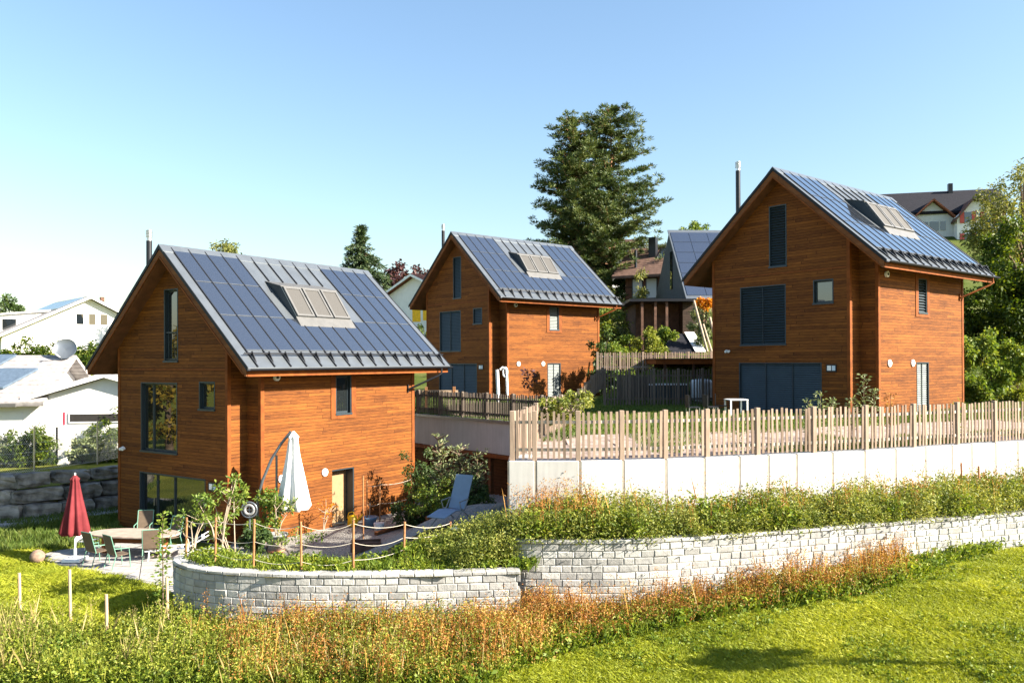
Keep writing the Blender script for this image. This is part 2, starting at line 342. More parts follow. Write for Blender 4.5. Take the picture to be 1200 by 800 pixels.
    tp.prism([(B_[0] - .02, B_[1] + .04), (3.36, zr(3.36) + .06), (3.36, zr(3.36) + .005), (B_[0] - .02, zr(3.09) + .005)], v0 - .02, v1 + .02); tp.build('flashing', M['metal_light'], d)
    dx, dz = B_[0] - T_[0], B_[1] - T_[1]; ln = math.hypot(dx, dz); dx /= ln; dz /= ln; nx, nz = -dz, dx
    FP = lambda s, v, h: (T_[0] + dx * s + nx * h, v, T_[1] + dz * s + nz * h)
    def slab(b, s0, s1, a, c, h0, h1, m=0):
        b.poly([FP(s, v, h) for h in (h0, h1) for (s, v) in ((s0, a), (s0, c), (s1, c), (s1, a))], [(0, 1, 2, 3), (4, 5, 6, 7), (0, 1, 5, 4), (1, 2, 6, 5), (2, 3, 7, 6), (3, 0, 4, 7)], m)
    w3 = (v1 - v0) / 3
    for k in range(3):
        a, c = v0 + k * w3 + .045, v0 + (k + 1) * w3 - .045; b = MB(); e = .09
        slab(b, .05, ln - .06, a, a + e, .004, .075); slab(b, .05, ln - .06, c - e, c, .004, .075); slab(b, .05, .05 + e, a + e, c - e, .005, .074); slab(b, ln - .06 - e, ln - .06, a + e, c - e, .005, .074)
        slab(b, .05 + e, ln - .06 - e, a + e, c - e, .004, .045, 1); b.build('skylight', [M['metal_light'], M['screen']], d)
    # windows and door
    for nm in ('attic', 'big', 'small', 'ground'): window(t, WIN[nm], styles[nm])
    window(t, SIDEW, styles['side'], True)
    s0, s1, z0, z1 = SIDEW; fr = MB()
    for (a, b_) in ((4.216, s0 - .004), (s1 + .004, 5.592)): fr.bb((SW + .003, a, 4.32), (SW + .03, b_, zr(SW, .5)))
    fr.bb((SW + .003, s0 - .002, 4.32), (SW + .028, s1 + .002, z0 - .05)); fr.bb((SW + .003, s0 - .002, z1 + .01), (SW + .027, s1 + .002, zr(SW, .5))); fr.build('window_surround', M['trim'], t)
    if first:
        a0, a1, z0, z1 = DOOR; dr = MB(); dr.bb((SW - .48, a0 + .01, z0 + .01), (SW - .43, a1 - .01, z1 - .01)); do = dr.build('door', M['tan'], t)
        l = MB(); l.bb((SW - .425, a1 - .05, z0 + .01), (SW - .01, a1 - .004, z1 - .01)); l.bb((SW - .42, a0 + .004, z1 - .05), (SW - .01, a1 - .052, z1 - .004)); l.build('door_lining', M['anth'], do)
        MB().bb((SW - .42, a0 + .02, .0), (SW + .06, a1 - .06, .09)).build('threshold', M['anth'], do)
    else: window(t, DOOR, 'grey', True)
    # small fittings
    for v in (1.727, 3.871):
        b = MB(); b.tube([(SW + .003, v, 2.263), (SW + .05, v, 2.263)], .15, 20); b.tube([(SW + .051, v, 2.263), (SW + .085, v, 2.263)], .1, 20); b.build('vent_cover', M['white'], t)
    b = MB(); b.tube([(SW + .003, 1.49, 6.03), (SW + .1, 1.49, 6.03)], .13, 18, 0); b.tube([(SW + .101, 1.49, 6.03), (SW + .12, 1.49, 6.03)], .06, 14, 1); b.build('wall_siren', [M['white'], M['black']], t)
    b = MB(); b.bb((2.2, -.05, 1.9), (2.66, -.003, 2.22), 1); b.bb((2.25, -.058, 1.96), (2.43, -.052, 2.17), 0); b.bb((2.47, -.058, 1.96), (2.62, -.052, 2.17), 2); b.build('house_number_plate', [M['white'], M['black'], plain('pale_blue_plate', (.5, .6, .7), .5, var=.05)], t)
    if styles.get('lamp'):
        u, z = styles['lamp']; b = MB(); b.tube([(u, -.003, z), (u, -.06, z)], .07, 12); b.tube([(u + .02, -.08, z), (u + .05, -.2, z - .03)], .055, 10); b.tube([(u + .17, -.08, z), (u + .22, -.2, z - .03)], .055, 10); b.beam((u, -.07, z), (u + .2, -.07, z), .03, .03); b.build('wall_spotlight', M['white'], t)
    c = MB(); u, v = -2.75, .75; c.tube([(u, v, zr(u) - .1), (u, v, 11.55)], .115, 14); ch = c.build('chimney_pipe', M['black'], t)
    c = MB(); c.tube([(u, v, 11.551), (u, v, 11.68)], .105, 14)
    for i in range(5): c.tube([(u, v, 11.70 + i * .06), (u, v, 11.735 + i * .06)], .135, 14)
    c.tube([(u, v, 11.68), (u, v, 12.0)], .085, 12); c.build('chimney_cap', M['steel'], ch)
    f = MB(); f.bb((UL + .03, .03, -1.2), (UR - .03, D - .03, -.001)); f.bb((UR - .03, NN + .03, -1.2), (SW - .03, D - .03, -.001)); f.build('foundation', plain('foundation_concrete', (.3, .3, .29), .9), t)
    return t
house((-12.916, 31.101, 0.02), -.59, 'brown timber house nearest the red parasol, lowest of the three, with open glass windows', dict(attic='rail', big='glass2', small='glass', ground='slider', side='glass', lamp=(-3.35, 3.15)), True)
house((-3.551, 54.289, 4.171), -.864, 'brown timber house farthest back, in front of the tall pines, flat dark shutters closed', dict(attic='fine', big='fine', small='fine', ground='fine', side='grey'), False)
house((12.113, 36.732, 4.195), -.882, 'brown timber house behind the pale picket fence at right, slatted blinds down', dict(attic='slats', big='slats', small='glass', ground='fine', side='slats', lamp=(-2.9, 2.85)), False)
# ================================================================== lines in plan
def at_line(px, line, z):              # where the view column px meets a plan polyline
    a = ray(px, 423); a = a.x / a.y
    for (x0, y0), (x1, y1) in zip(line, line[1:]):
        f0, f1 = x0 - a * y0, x1 - a * y1
        if f0 * f1 <= 0 and f0 != f1: t = f0 / (f0 - f1); return Vector((x0 + t * (x1 - x0), y0 + t * (y1 - y0), z))
def smooth_line(pts, n=2):
    p = [Vector((*q, 0)) for q in pts]
    for _ in range(n):
        q = [p[0]]
        for a, b in zip(p, p[1:]): q += [a.lerp(b, .25), a.lerp(b, .75)]
        p = q + [p[-1]]
    return [(v.x, v.y) for v in p]
def resample(line, step):
    P_ = np.array(line); d = np.r_[0, np.cumsum(np.linalg.norm(np.diff(P_, axis=0), axis=1))]; n = max(2, int(d[-1] / step) + 1); s = np.linspace(0, d[-1], n)
    return np.stack([np.interp(s, d, P_[:, 0]), np.interp(s, d, P_[:, 1])], 1), s
def inpoly(x, y, poly):
    x, y = np.asarray(x), np.asarray(y); r = np.zeros(x.shape, bool); n = len(poly)
    for i in range(n):
        x0, y0 = poly[i]; x1, y1 = poly[(i + 1) % n]
        if y0 == y1: continue
        c = ((y0 > y) != (y1 > y)) & (x < (x1 - x0) * (y - y0) / (y1 - y0) + x0); r ^= c
    return r
def linedist(x, y, line):
    x, y = np.asarray(x, float), np.asarray(y, float); d = np.full(x.shape, 1e9)
    for (x0, y0), (x1, y1) in zip(line, line[1:]):
        dx, dy = x1 - x0, y1 - y0; t = np.clip(((x - x0) * dx + (y - y0) * dy) / (dx * dx + dy * dy + 1e-9), 0, 1)
        d = np.minimum(d, np.hypot(x - x0 - t * dx, y - y0 - t * dy))
    return d
W1Z, W2Z, CZ = 1.50, 2.10, 3.85
xy = lambda v: (v.x, v.y)
p1 = [PZ(px, py, W1Z) for px, py in ((199, 654), (212, 662), (240, 667.5), (300, 671), (360, 672.5), (420, 672.5), (480, 671.5), (540, 670), (610, 668))]
LW1 = smooth_line([(-8.35, 22.75), (-8.85, 22.0)] + [xy(p) for p in p1], 2)
p2 = [PZ(px, py, W2Z) for px, py in ((588, 632), (670, 633), (759, 632.3), (860, 626), (940, 620), (1016, 614), (1110, 607), (1200, 600))]
e = p2[-1] + (p2[-1] - p2[-2]) * 3; LW2 = smooth_line([(p2[0].x + 1.2, p2[0].y + 2.6), (p2[0].x + .2, p2[0].y + 1.0)] + [xy(p) for p in p2] + [xy(e)], 2)
pc = [PZ(px, py, CZ) for px, py in ((595, 540), (680, 540), (760, 538.6), (830, 536), (900, 533), (960, 530.6), (1012, 528), (1070, 524.6), (1125, 521), (1200, 516.5))]
e = pc[-1] + (pc[-1] - pc[-2]) * 2; LC = [xy(p) for p in pc] + [xy(e)]
LR = [(LC[0][0] + .02, LC[0][1] + .26), (.9, 26.5), (2.4, 33.2)]      # the return towards the deck
LB = [(-34, 31), (-24, 33.6), (-20.6, 34.6), (-17, 38.3), (-15.5, 41.5), (-13.5, 46), (-12, 60)]      # foot of the boulder wall

# ================================================================== ground
def front(X, Y):                       # the meadow, lawn and left plot
    X, Y = np.asarray(X, float), np.asarray(Y, float)
    z = 1.05 * sm(-2, 16, X) + .25 * sm(16, 40, X)
    z = z - .10 * np.clip(20 - Y, 0, 30) * sm(-14, 2, -X * 0 + X * 0 + 1) * .6
    left = sm(0, 1.2, linedist(X, Y, LB)) * inpoly(X, Y, LB + [(-12, 900), (-900, 900), (-900, 31)])
    z = z + 1.15 * left + left * 6.5 * sm(47, 95, Y)
    far = sm(70, 260, np.hypot(X, Y)) * (Y > 0); z = z + far * 6 * (X < 0) * (left > .5)
    return z + .03 * np.sin(X * 1.7 + Y) * np.sin(Y * 1.3)
m = NT('meadow_soil'); c = m.coord(); n1 = m.noise(c, .35, 4); n2 = m.noise(c, 14, 5, .7)
f = m.math('ADD', m.math('MULTIPLY', n1, .5), m.math('MULTIPLY', n2, .5)); m.bump(n2, .8, .06)
M['grass'] = m.done(m.ramp(f, [(.3, (.06, .08, .012)), (.5, (.13, .15, .02)), (.7, (.22, .21, .04))]), .95, 0, .1)
m = NT('garden_turf'); c = m.coord(); n1 = m.noise(c, .5, 5); n2 = m.noise(c, 14, 5, .7); f = m.math('ADD', m.math('MULTIPLY', n1, .6), m.math('MULTIPLY', n2, .4)); m.bump(n2, .8, .06)
M['turf'] = m.done(m.ramp(f, [(.3, (.03, .045, .010)), (.5, (.06, .085, .014)), (.7, (.13, .125, .045))]), .95, 0, .1)
m = NT('gravel'); c = m.coord(); v = m.new('ShaderNodeTexVoronoi'); m.link(c, v.inputs[0]); v.inputs['Scale'].default_value = 26; n1 = m.noise(c, 1.2, 4)
m.bump(v.outputs['Distance'], .8, .03); M['gravel'] = m.done(m.mix(m.math('MULTIPLY', n1, .6), m.ramp(v.outputs['Color'], [(.1, (.17, .163, .155)), (.9, (.38, .365, .345))]), (.3, .27, .22)), .95, 0, .2)
m = NT('grey_pavers'); c = m.coord(); b = m.new('ShaderNodeTexBrick'); m.link(c, b.inputs[0]); b.inputs['Scale'].default_value = 1; b.inputs['Brick Width'].default_value = .6; b.inputs['Row Height'].default_value = .4; b.inputs['Mortar Size'].default_value = .012
b.inputs['Color1'].default_value = (.34, .325, .31, 1); b.inputs['Color2'].default_value = (.27, .26, .25, 1); b.inputs['Mortar'].default_value = (.1, .1, .09, 1); n1 = m.noise(c, 5, 5)
M['pavers'] = m.done(m.mix(.35, b.outputs[0], m.ramp(n1, [(.3, (.22, .21, .2)), (.7, (.45, .43, .4))])), .9, 0, .2)
m = NT('cast_concrete'); c = m.coord(); n1 = m.noise(c, 1.3, 6, .6); n2 = m.noise(m.mapping(c, (9, 9, .7)), 1, 4); n3 = m.noise(c, 60, 2); f = m.math('ADD', m.math('MULTIPLY', n1, .45), m.math('ADD', m.math('MULTIPLY', n2, .5), m.math('MULTIPLY', n3, .15)))
g = m.new('ShaderNodeNewGeometry'); f = m.math('ADD', f, m.math('MULTIPLY', g.outputs['Random Per Island'], .1)); m.bump(n3, .15, .01)
M['concrete'] = m.done(m.ramp(f, [(.3, (.26, .255, .24)), (.5, (.40, .395, .38)), (.75, (.48, .475, .46))]), .85, 0, .3)
gx = np.r_[-900, -500, -300, -180, -120, -90, np.arange(-70, -30, 4), np.arange(-30, 26, .45), np.arange(26, 60, 4), 80, 110, 160, 260, 450, 900]
gy = np.r_[-200, -60, -20, 0, 5, 8, 10, np.arange(11, 50, .45), np.arange(50, 110, 4), 130, 170, 260, 450, 900]
X, Y = np.meshgrid(gx, gy); tag(gridmesh('ground', X, Y, front(X, Y), M['grass']), kind='structure')

def terr(X, Y):                        # garden of the lower house, inside the curved wall
    X, Y = np.asarray(X, float), np.asarray(Y, float)
    d = linedist(X, Y, [q for q in LW1 if q[1] < 21.4]); bed = 1.42 * (1 - sm(1.3, 2.6, d)); g = .07 + 1.75 * sm(-6.2, -1.2, X - .12 * (Y - 26)) * (1 - .7 * sm(27, 33, Y))
    return np.maximum(bed, np.minimum(g, 1.42 + .32 * np.clip(d - .5, 0, 9)))
TP = [(x, y) for x, y in LW1] + [(1.6, 23.5), (2.3, 33.4), (-4.8, 42), (-7.5, 42), (-9, 33), (-10.3, 29.2), (-8.7, 26)]
X, Y = np.meshgrid(np.arange(-11, 3, .2), np.arange(18.5, 43, .2))
m = NT('garden_soil'); c = m.coord(); n1 = m.noise(c, .8, 4); n2 = m.noise(c, 9, 5, .7); gn = m.new('ShaderNodeSeparateXYZ'); m.link(c, gn.inputs[0])
v = m.new('ShaderNodeTexVoronoi'); m.link(c, v.inputs[0]); v.inputs['Scale'].default_value = 22; gv = m.ramp(v.outputs['Color'], [(.1, (.14, .135, .125)), (.9, (.32, .31, .29))]); m.bump(v.outputs['Distance'], .7, .03)
so = m.ramp(n2, [(.3, (.04, .045, .015)), (.7, (.1, .085, .035))]); f = m.math('GREATER_THAN', m.math('ADD', m.math('MULTIPLY', gn.outputs[1], .12), m.math('MULTIPLY', n1, .5)), .12 * 24.3 + .25)
M['garden'] = m.done(m.mix(f, so, gv), .95, 0, .1)
tag(gridmesh('garden_gravel', X, Y, terr(X, Y), M['garden'], lambda x, y: inpoly(x, y, TP)), kind='structure')

def plateau(X, Y):                     # upper plots and the hill behind
    X, Y = np.asarray(X, float), np.asarray(Y, float)
    d = linedist(X, Y, LC); z = CZ - .08 + .42 * sm(.5, 6, d)
    z = z + (1.9 * sm(43.6, 48.5, Y) + 2.6 * sm(50, 62, Y)) * sm(2.5, 7, X - .35 * (Y - 43)) * (1 - .0 * X)
    z = z - .27 * (1 - sm(0, 4, linedist(X, Y, LD))) * (X < 3)
    z = z + sm(62, 115, Y) * (7 + 10 * sm(-30, 70, X)) + sm(115, 400, Y) * 6
    return z
LD = [(-11, 48), (-4.9, 42), (.6, 35.4), (2.4, 33.2)]      # edge of the concrete deck in front of the middle house
UP = LC + [(160, 60), (900, 200), (900, 900), (-300, 900), (-60, 110), (-20, 66), (-13, 54), (-11, 48.1)] + LD[1:] + [(.2, 23)]
gx = np.r_[-300, -200, -120, -80, -60, np.arange(-45, -14, 4), np.arange(-14, 34, .25), np.arange(34, 90, 4), 120, 180, 300, 500, 900]
gy = np.r_[np.arange(21.5, 34, .25), np.arange(34, 66, .5), np.arange(66, 130, 4), 160, 220, 320, 500, 900]
X, Y = np.meshgrid(gx, gy); tag(gridmesh('upper_ground', X, Y, plateau(X, Y), M['turf'], lambda x, y: inpoly(x, y, UP) & (linedist(x, y, LC + [(60, 36)]) > .21) & ((linedist(x, y, LR) > .21) | (y > 31))), kind='structure')
# shrub bed between the two right-hand walls
n = 60; A, _ = resample(LW2, .1); A = A[np.linspace(0, len(A) - 1, n).astype(int)]; Bq, _ = resample([(1.6, 24.5)] + LC[1:], .1); Bq = Bq[np.linspace(0, len(Bq) - 1, n).astype(int)]
T = np.linspace(0, 1, 9)[:, None]; X = A[:, 0] * (1 - T) + Bq[:, 0] * T; Y = A[:, 1] * (1 - T) + Bq[:, 1] * T
def shrubz(X, Y): return W2Z - .08 + .25 * sm(0, 2.2, linedist(X, Y, LW2))
tag(gridmesh('shrub_bed', X, Y, shrubz(X, Y), M['garden']), kind='structure')
X2, Y2 = np.meshgrid(np.arange(-1.2, 1.8, .15), np.arange(20.6, 26, .15))

# ------------------------------------------------------------------ block walls
M['block'] = blockmat('split_face_blocks', (.19, .19, .185), (.50, .495, .47)); M['mortar'] = plain('wall_core', (.24, .235, .22), .95)
def block_wall(label, line, ztop, rows, rh, bl, dep=.32, zfun=None):
    t = thing('block_wall', label, 'wall', (line[len(line) // 2][0], line[len(line) // 2][1], ztop - rows * rh)); o = Vector(t.location)
    Pn, s = resample(line, .05); Lt = s[-1]
    def pos(a): return np.array([np.interp(a, s, Pn[:, 0]), np.interp(a, s, Pn[:, 1])])
    def nrm(a): d = pos(min(a + .1, Lt)) - pos(max(a - .1, 0)); d /= np.linalg.norm(d); return np.array([d[1], -d[0]])   # towards the viewer
    def course(b, z0, z1, l0, mn, mx, off, back):
        a = -random.random() * mx
        while a < Lt:
            ln = random.uniform(mn, mx); a0, a1 = max(a, 0) + .006, min(a + ln, Lt) - .006; a += ln
            if a1 - a0 < .06: continue
            k = max(1, int((a1 - a0) / .3)); j = random.uniform(-.006, .006) + off; ch = random.uniform(.012, .024)
            p0, p1 = pos(a0), pos(a1); n0, n1 = nrm(a0), nrm(a1); dd = (p1 - p0) / np.linalg.norm(p1 - p0)
            zz0, zz1 = z0 + random.uniform(.002, .005), z1 - random.uniform(.002, .005); jj = [random.uniform(-.008, .008) for _ in range(4)]
            fr = [(p0 + n0 * (j + jj[0]) + dd * ch, zz0 + ch), (p1 + n1 * (j + jj[1]) - dd * ch, zz0 + ch), (p1 + n1 * (j + jj[2]) - dd * ch, zz1 - ch), (p0 + n0 * (j + jj[3]) + dd * ch, zz1 - ch)]
            md = [(p0 + n0 * (j - ch), zz0), (p1 + n1 * (j - ch), zz0), (p1 + n1 * (j - ch), zz1), (p0 + n0 * (j - ch), zz1)]
            bk = [(p0 - n0 * back, zz0), (p1 - n1 * back, zz0), (p1 - n1 * back, zz1), (p0 - n0 * back, zz1)]
            V = [(q[0][0] - o.x, q[0][1] - o.y, q[1] - o.z) for q in fr + md + bk]
            F_ = [(0, 1, 2, 3), (8, 11, 10, 9)]
            for i in range(4): k2 = (i + 1) % 4; F_ += [(4 + i, 4 + k2, k2, i), (8 + i, 8 + k2, 4 + k2, 4 + i)]
            b.poly(V, F_)
    b = MB()
    for r in range(rows): course(b, ztop - (r + 1) * rh, ztop - r * rh, 0, bl * .6, bl * 1.35, 0, dep)
    b.build('block_face', M['block'], t)
    cap = MB(); course(cap, ztop + .002, ztop + .1, 0, bl * .9, bl * 1.4, .02, dep + .05); cap.build('cap_stone', M['block'], t)
    co = MB()
    for a, c_ in zip(np.arange(0, Lt - .3, .3), np.arange(.3, Lt, .3)):
        pa, pb = pos(a), pos(c_); na, nb = nrm(a), nrm(c_); q = [pa - na * .02, pb - nb * .02, pb - nb * (dep - .03), pa - na * (dep - .03)]
        co.poly([(v[0] - o.x, v[1] - o.y, z - o.z) for z in (ztop - rows * rh, ztop - .01) for v in q], [(0, 1, 2, 3), (4, 5, 6, 7), (0, 1, 5, 4), (2, 3, 7, 6)])
    co.build('wall_core', M['mortar'], t); return t
block_wall('curved grey block wall with a rounded left end, below the rope fence', LW1, W1Z - .1, 9, .178, .37)
block_wall('long pale block wall below the green shrubs at right, rising towards the right edge', LW2, W2Z - .1, 11, .178, .37)

# ------------------------------------------------------------------ concrete retaining wall with panel joints
t = thing('concrete_wall', 'smooth pale concrete retaining wall under the light picket fence', 'wall', (8, 23, 0)); o = Vector(t.location)
jx = [596, 627, 679, 730, 780, 825, 866, 900, 933, 975, 1013, 1049, 1084, 1115, 1138, 1166, 1192, 1199]
J = [at_line(x, LC, 0) for x in jx]; J[0] = Vector((*LC[0], 0)); J[-1] = Vector((*LC[-1], 0))
J = J[:-1] + [J[-2].lerp(J[-1], k / 7) for k in range(1, 8)]
for a, b_ in zip(J, J[1:]):
    d = (b_ - a).normalized(); n = Vector((d.y, -d.x, 0)); a2, b2 = a + d * .034, b_ - d * .034; B = MB()
    B.poly([q - o + Vector((0, 0, z)) for z in (1.2, CZ) for q in (a2, b2, b2 - n * .42, a2 - n * .42)], [(3, 2, 1, 0), (4, 5, 6, 7), (0, 1, 5, 4), (1, 2, 6, 5), (2, 3, 7, 6), (3, 0, 4, 7)]); B.build('wall_panel', M['concrete'], t, .012)
B = MB()
for a, b_ in zip(J, J[1:]):
    d = (b_ - a).normalized(); n = Vector((d.y, -d.x, 0)); B.poly([q - o + Vector((0, 0, z)) for z in (1.2, CZ - .02) for q in (a - n * .01, b_ - n * .01, b_ - n * .38, a - n * .38)], [(0, 1, 2, 3), (4, 5, 6, 7), (0, 1, 5, 4), (2, 3, 7, 6)])
B.build('joint_filler', plain('joint_filler', (.27, .235, .195), .9), t)
B = MB()
for (x0, y0), (x1, y1) in zip(LR, LR[1:]):
    a, b_ = Vector((x0, y0, 0)), Vector((x1, y1, 0)); d = (b_ - a).normalized(); n = Vector((-d.y, d.x, 0))
    B.poly([q - o + Vector((0, 0, z)) for z in (1.0, CZ - .003) for q in (a, b_, b_ - n * .4, a - n * .4)], [(3, 2, 1, 0), (4, 5, 6, 7), (0, 1, 5, 4), (1, 2, 6, 5), (2, 3, 7, 6), (3, 0, 4, 7)])
B.build('return_wall', M['concrete'], t)

# ------------------------------------------------------------------ picket fences
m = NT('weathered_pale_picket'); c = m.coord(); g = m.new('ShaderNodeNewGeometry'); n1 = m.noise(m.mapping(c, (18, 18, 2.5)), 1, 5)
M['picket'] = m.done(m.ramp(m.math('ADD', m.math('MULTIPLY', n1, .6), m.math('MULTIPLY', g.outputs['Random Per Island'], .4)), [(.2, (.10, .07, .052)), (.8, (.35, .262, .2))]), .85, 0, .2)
M['rail'] = plain('sunlit_rail', (.42, .37, .32), .85, var=.2, scale=3)  # paler than the pickets: sun on the rails is put into the colour
m = NT('dark_picket_wood'); c = m.coord(); g = m.new('ShaderNodeNewGeometry'); n1 = m.noise(m.mapping(c, (18, 18, 2.5)), 1, 5)  # same grain as the pale pickets in a darker tone
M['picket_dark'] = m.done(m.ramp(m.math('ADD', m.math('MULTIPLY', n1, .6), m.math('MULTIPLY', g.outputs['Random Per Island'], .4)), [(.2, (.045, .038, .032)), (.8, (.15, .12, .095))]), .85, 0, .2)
def picket_fence(label, line, posts, h, sp, pw, mt, zf, rails=(.22, .78), pmat=None):
    t = thing('picket_fence', label, 'fence', (posts[0].x, posts[0].y, 0), 0, 'picket fences'); o = Vector(t.location)
    for i, p in enumerate(posts):
        z = float(zf(p.x, p.y)); b = MB(); b.box((p.x - o.x, p.y - o.y, z + h * .5), (.13, .13, h * 1.0 + .03), 0, Matrix.Rotation(math.atan2(p.y - posts[i - 1 if i else 1].y, p.x - posts[i - 1 if i else 1].x), 3, 'Z')); b.build('fence_post', pmat or mt, t, .008)
    for a, b_ in zip(posts, posts[1:]):
        za, zb = float(zf(a.x, a.y)), float(zf(b_.x, b_.y)); d = (b_ - a); L_ = d.length; d = d / L_; n = Vector((d.y, -d.x, 0)); k = MB()
        for q in rails:
            r = MB(); r.beam(a - o + Vector((0, 0, za + h * q)) + d * .06, b_ - o + Vector((0, 0, zb + h * q)) - d * .06, .06, .085); r.build('fence_rail', M['rail'] if mt == M['picket'] else mt, t)
        N = max(1, int((L_ - .12) / sp)); s0 = (L_ - (N - 1) * sp) / 2
        for i in range(N):
            s = s0 + i * sp + random.uniform(-.016, .016); p = a + d * s + n * (.048 + random.uniform(-.004, .004)); z = za + (zb - za) * s / L_; hh = h * random.uniform(.955, 1.005); l = random.uniform(-.022, .022)
            k.beam(p - o + Vector((0, 0, z + .05)), p - o + Vector((l, 0, z + hh)), pw * random.uniform(.85, 1.1), .028, 0, n)
        k.build('picket_panel', mt, t)
    return t
off = .14
LF = [];
for i, (x, y) in enumerate(LC):
    q = Vector((*LC[min(i + 1, len(LC) - 1)], 0)) - Vector((*LC[max(i - 1, 0)], 0)); q.normalize(); LF.append((x - q.y * off + (.12 if i == 0 else 0), y + q.x * off))
px_posts = [626, 677, 728, 779, 828, 887, 953, 1014, 1070, 1121, 1165]
posts = [Vector((*LF[0], 0))] + [at_line(x, LF, 0) for x in px_posts]; d = posts[-1] - posts[-2]; posts += [posts[-1] + d * k for k in (1, 2, 3)]
FH = 1.36
picket_fence('long pale weathered picket fence standing on the smooth concrete wall', LF, posts, FH, .158, .072, M['picket'], lambda x, y: CZ)
q0, q1 = Vector((*LF[0], 0)), P(665, 458, 33); q1.z = 0
picket_fence('pale picket fence running back from the left corner of the concrete wall', None, [q0 + (q1 - q0) * (.012 + .988 * k / 6) for k in range(7)], FH, .172, .074, M['picket'], lambda x, y: CZ + .1 * sm(23, 30, y))
D0, D1, D2 = Vector((*LD[0], 0)), Vector((*LD[1], 0)), Vector((*LD[3], 0))
dl = [D0.lerp(D1, k / 4) for k in range(4)] + [D1.lerp(D2, k / 6) for k in range(7)]
dl = [p + Vector((.07, .12, 0)) for p in dl]
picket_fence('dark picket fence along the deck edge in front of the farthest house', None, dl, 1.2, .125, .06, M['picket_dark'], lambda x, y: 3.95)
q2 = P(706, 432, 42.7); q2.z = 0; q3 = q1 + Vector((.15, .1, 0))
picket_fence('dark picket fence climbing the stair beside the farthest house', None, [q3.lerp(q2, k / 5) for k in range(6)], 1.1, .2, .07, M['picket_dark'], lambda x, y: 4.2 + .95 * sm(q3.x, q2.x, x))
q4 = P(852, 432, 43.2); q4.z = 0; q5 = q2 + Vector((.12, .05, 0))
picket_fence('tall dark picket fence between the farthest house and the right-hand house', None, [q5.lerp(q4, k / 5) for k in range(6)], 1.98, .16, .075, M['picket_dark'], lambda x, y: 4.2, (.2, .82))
q6 = P(700, 414, 49.5); q7 = P(860, 412, 49.5); q6.z = q7.z = 0
picket_fence('brown picket fence on the bank above the tall dark fence', None, [q6.lerp(q7, k / 6) for k in range(7)], 1.15, .13, .07, M['picket'], lambda x, y: 5.98)

# ------------------------------------------------------------------ concrete deck with the timber recess below
t = thing('concrete_deck', 'grey concrete deck edge with timber recess beneath, between the near and far house', 'retaining wall', (-2, 36, 0)); o = Vector(t.location)
def strip(B, line, z0, z1, th, back=0, m=0):
    for (x0, y0), (x1, y1) in zip(line, line[1:]):
        a, b_ = Vector((x0, y0, 0)), Vector((x1, y1, 0)); d = (b_ - a).normalized(); n = Vector((-d.y, d.x, 0)); n = n if n.y > 0 else -n
        B.poly([q - o + n * back + Vector((0, 0, z)) for z in (z0, z1) for q in (a, b_, b_ + n * th, a + n * th)], [(3, 2, 1, 0), (4, 5, 6, 7), (0, 1, 5, 4), (1, 2, 6, 5), (2, 3, 7, 6), (3, 0, 4, 7)], m)
LDs = [LD[0], LD[1], LD[3]]
B = MB(); strip(B, LDs, 2.42, 3.82, .3); B.build('deck_beam', M['concrete'], t)
B = MB(); strip(B, LDs, 3.823, 3.94, .42, -.09); B.build('deck_coping', M['metal_light'], t)
B = MB(); strip(B, LDs, 2.23, 2.4, .5, -.1); B.build('timber_beam', M['trim'], t)
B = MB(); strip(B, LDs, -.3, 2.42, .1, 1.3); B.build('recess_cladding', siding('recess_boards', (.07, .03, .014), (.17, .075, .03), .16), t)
B = MB(); strip(B, LDs, 2.425, 2.6, 3.0, .31); B.build('deck_slab', M['concrete'], t)
for k in range(7):
    p = D1.lerp(D2, (k + .35) / 6.6); MB().box(p - o + Vector((.2, .2, 1.1)), (.18, .18, 2.24), 0, Matrix.Rotation(-.88, 3, 'Z')).build('timber_post', M['barge'], t)
# ------------------------------------------------------------------ patio and garden path
cpt = [PZ(px, py, 0) for px, py in ((185, 688), (150, 679), (110, 672), (72, 665), (52, 658), (48, 651), (70, 645), (105, 642))]
pp = [(p.x, p.y) for p in cpt] + [(-15.9, 31.9), (-10.4, 28.3), (-8.5, 26), (-8.4, 23.6), (-8.9, 22.6)]
b = MB(); b.prism([tuple(q) for q in smooth_line(pp[:8], 1) + pp[8:]], -.02, .045, 0, 'z'); tag(b.build('patio', M['pavers']), kind='structure')
lp = [PZ(px, py, 0) for px, py in ((-60, 637), (0, 622), (60, 612), (140, 601))]; up = [PZ(px, py, 0) for px, py in ((140, 590), (60, 598), (0, 607), (-60, 619))]
b = MB(); b.prism([(p.x, p.y) for p in lp + up], -.02, .05, 0, 'z'); tag(b.build('footpath', M['pavers']), kind='structure')
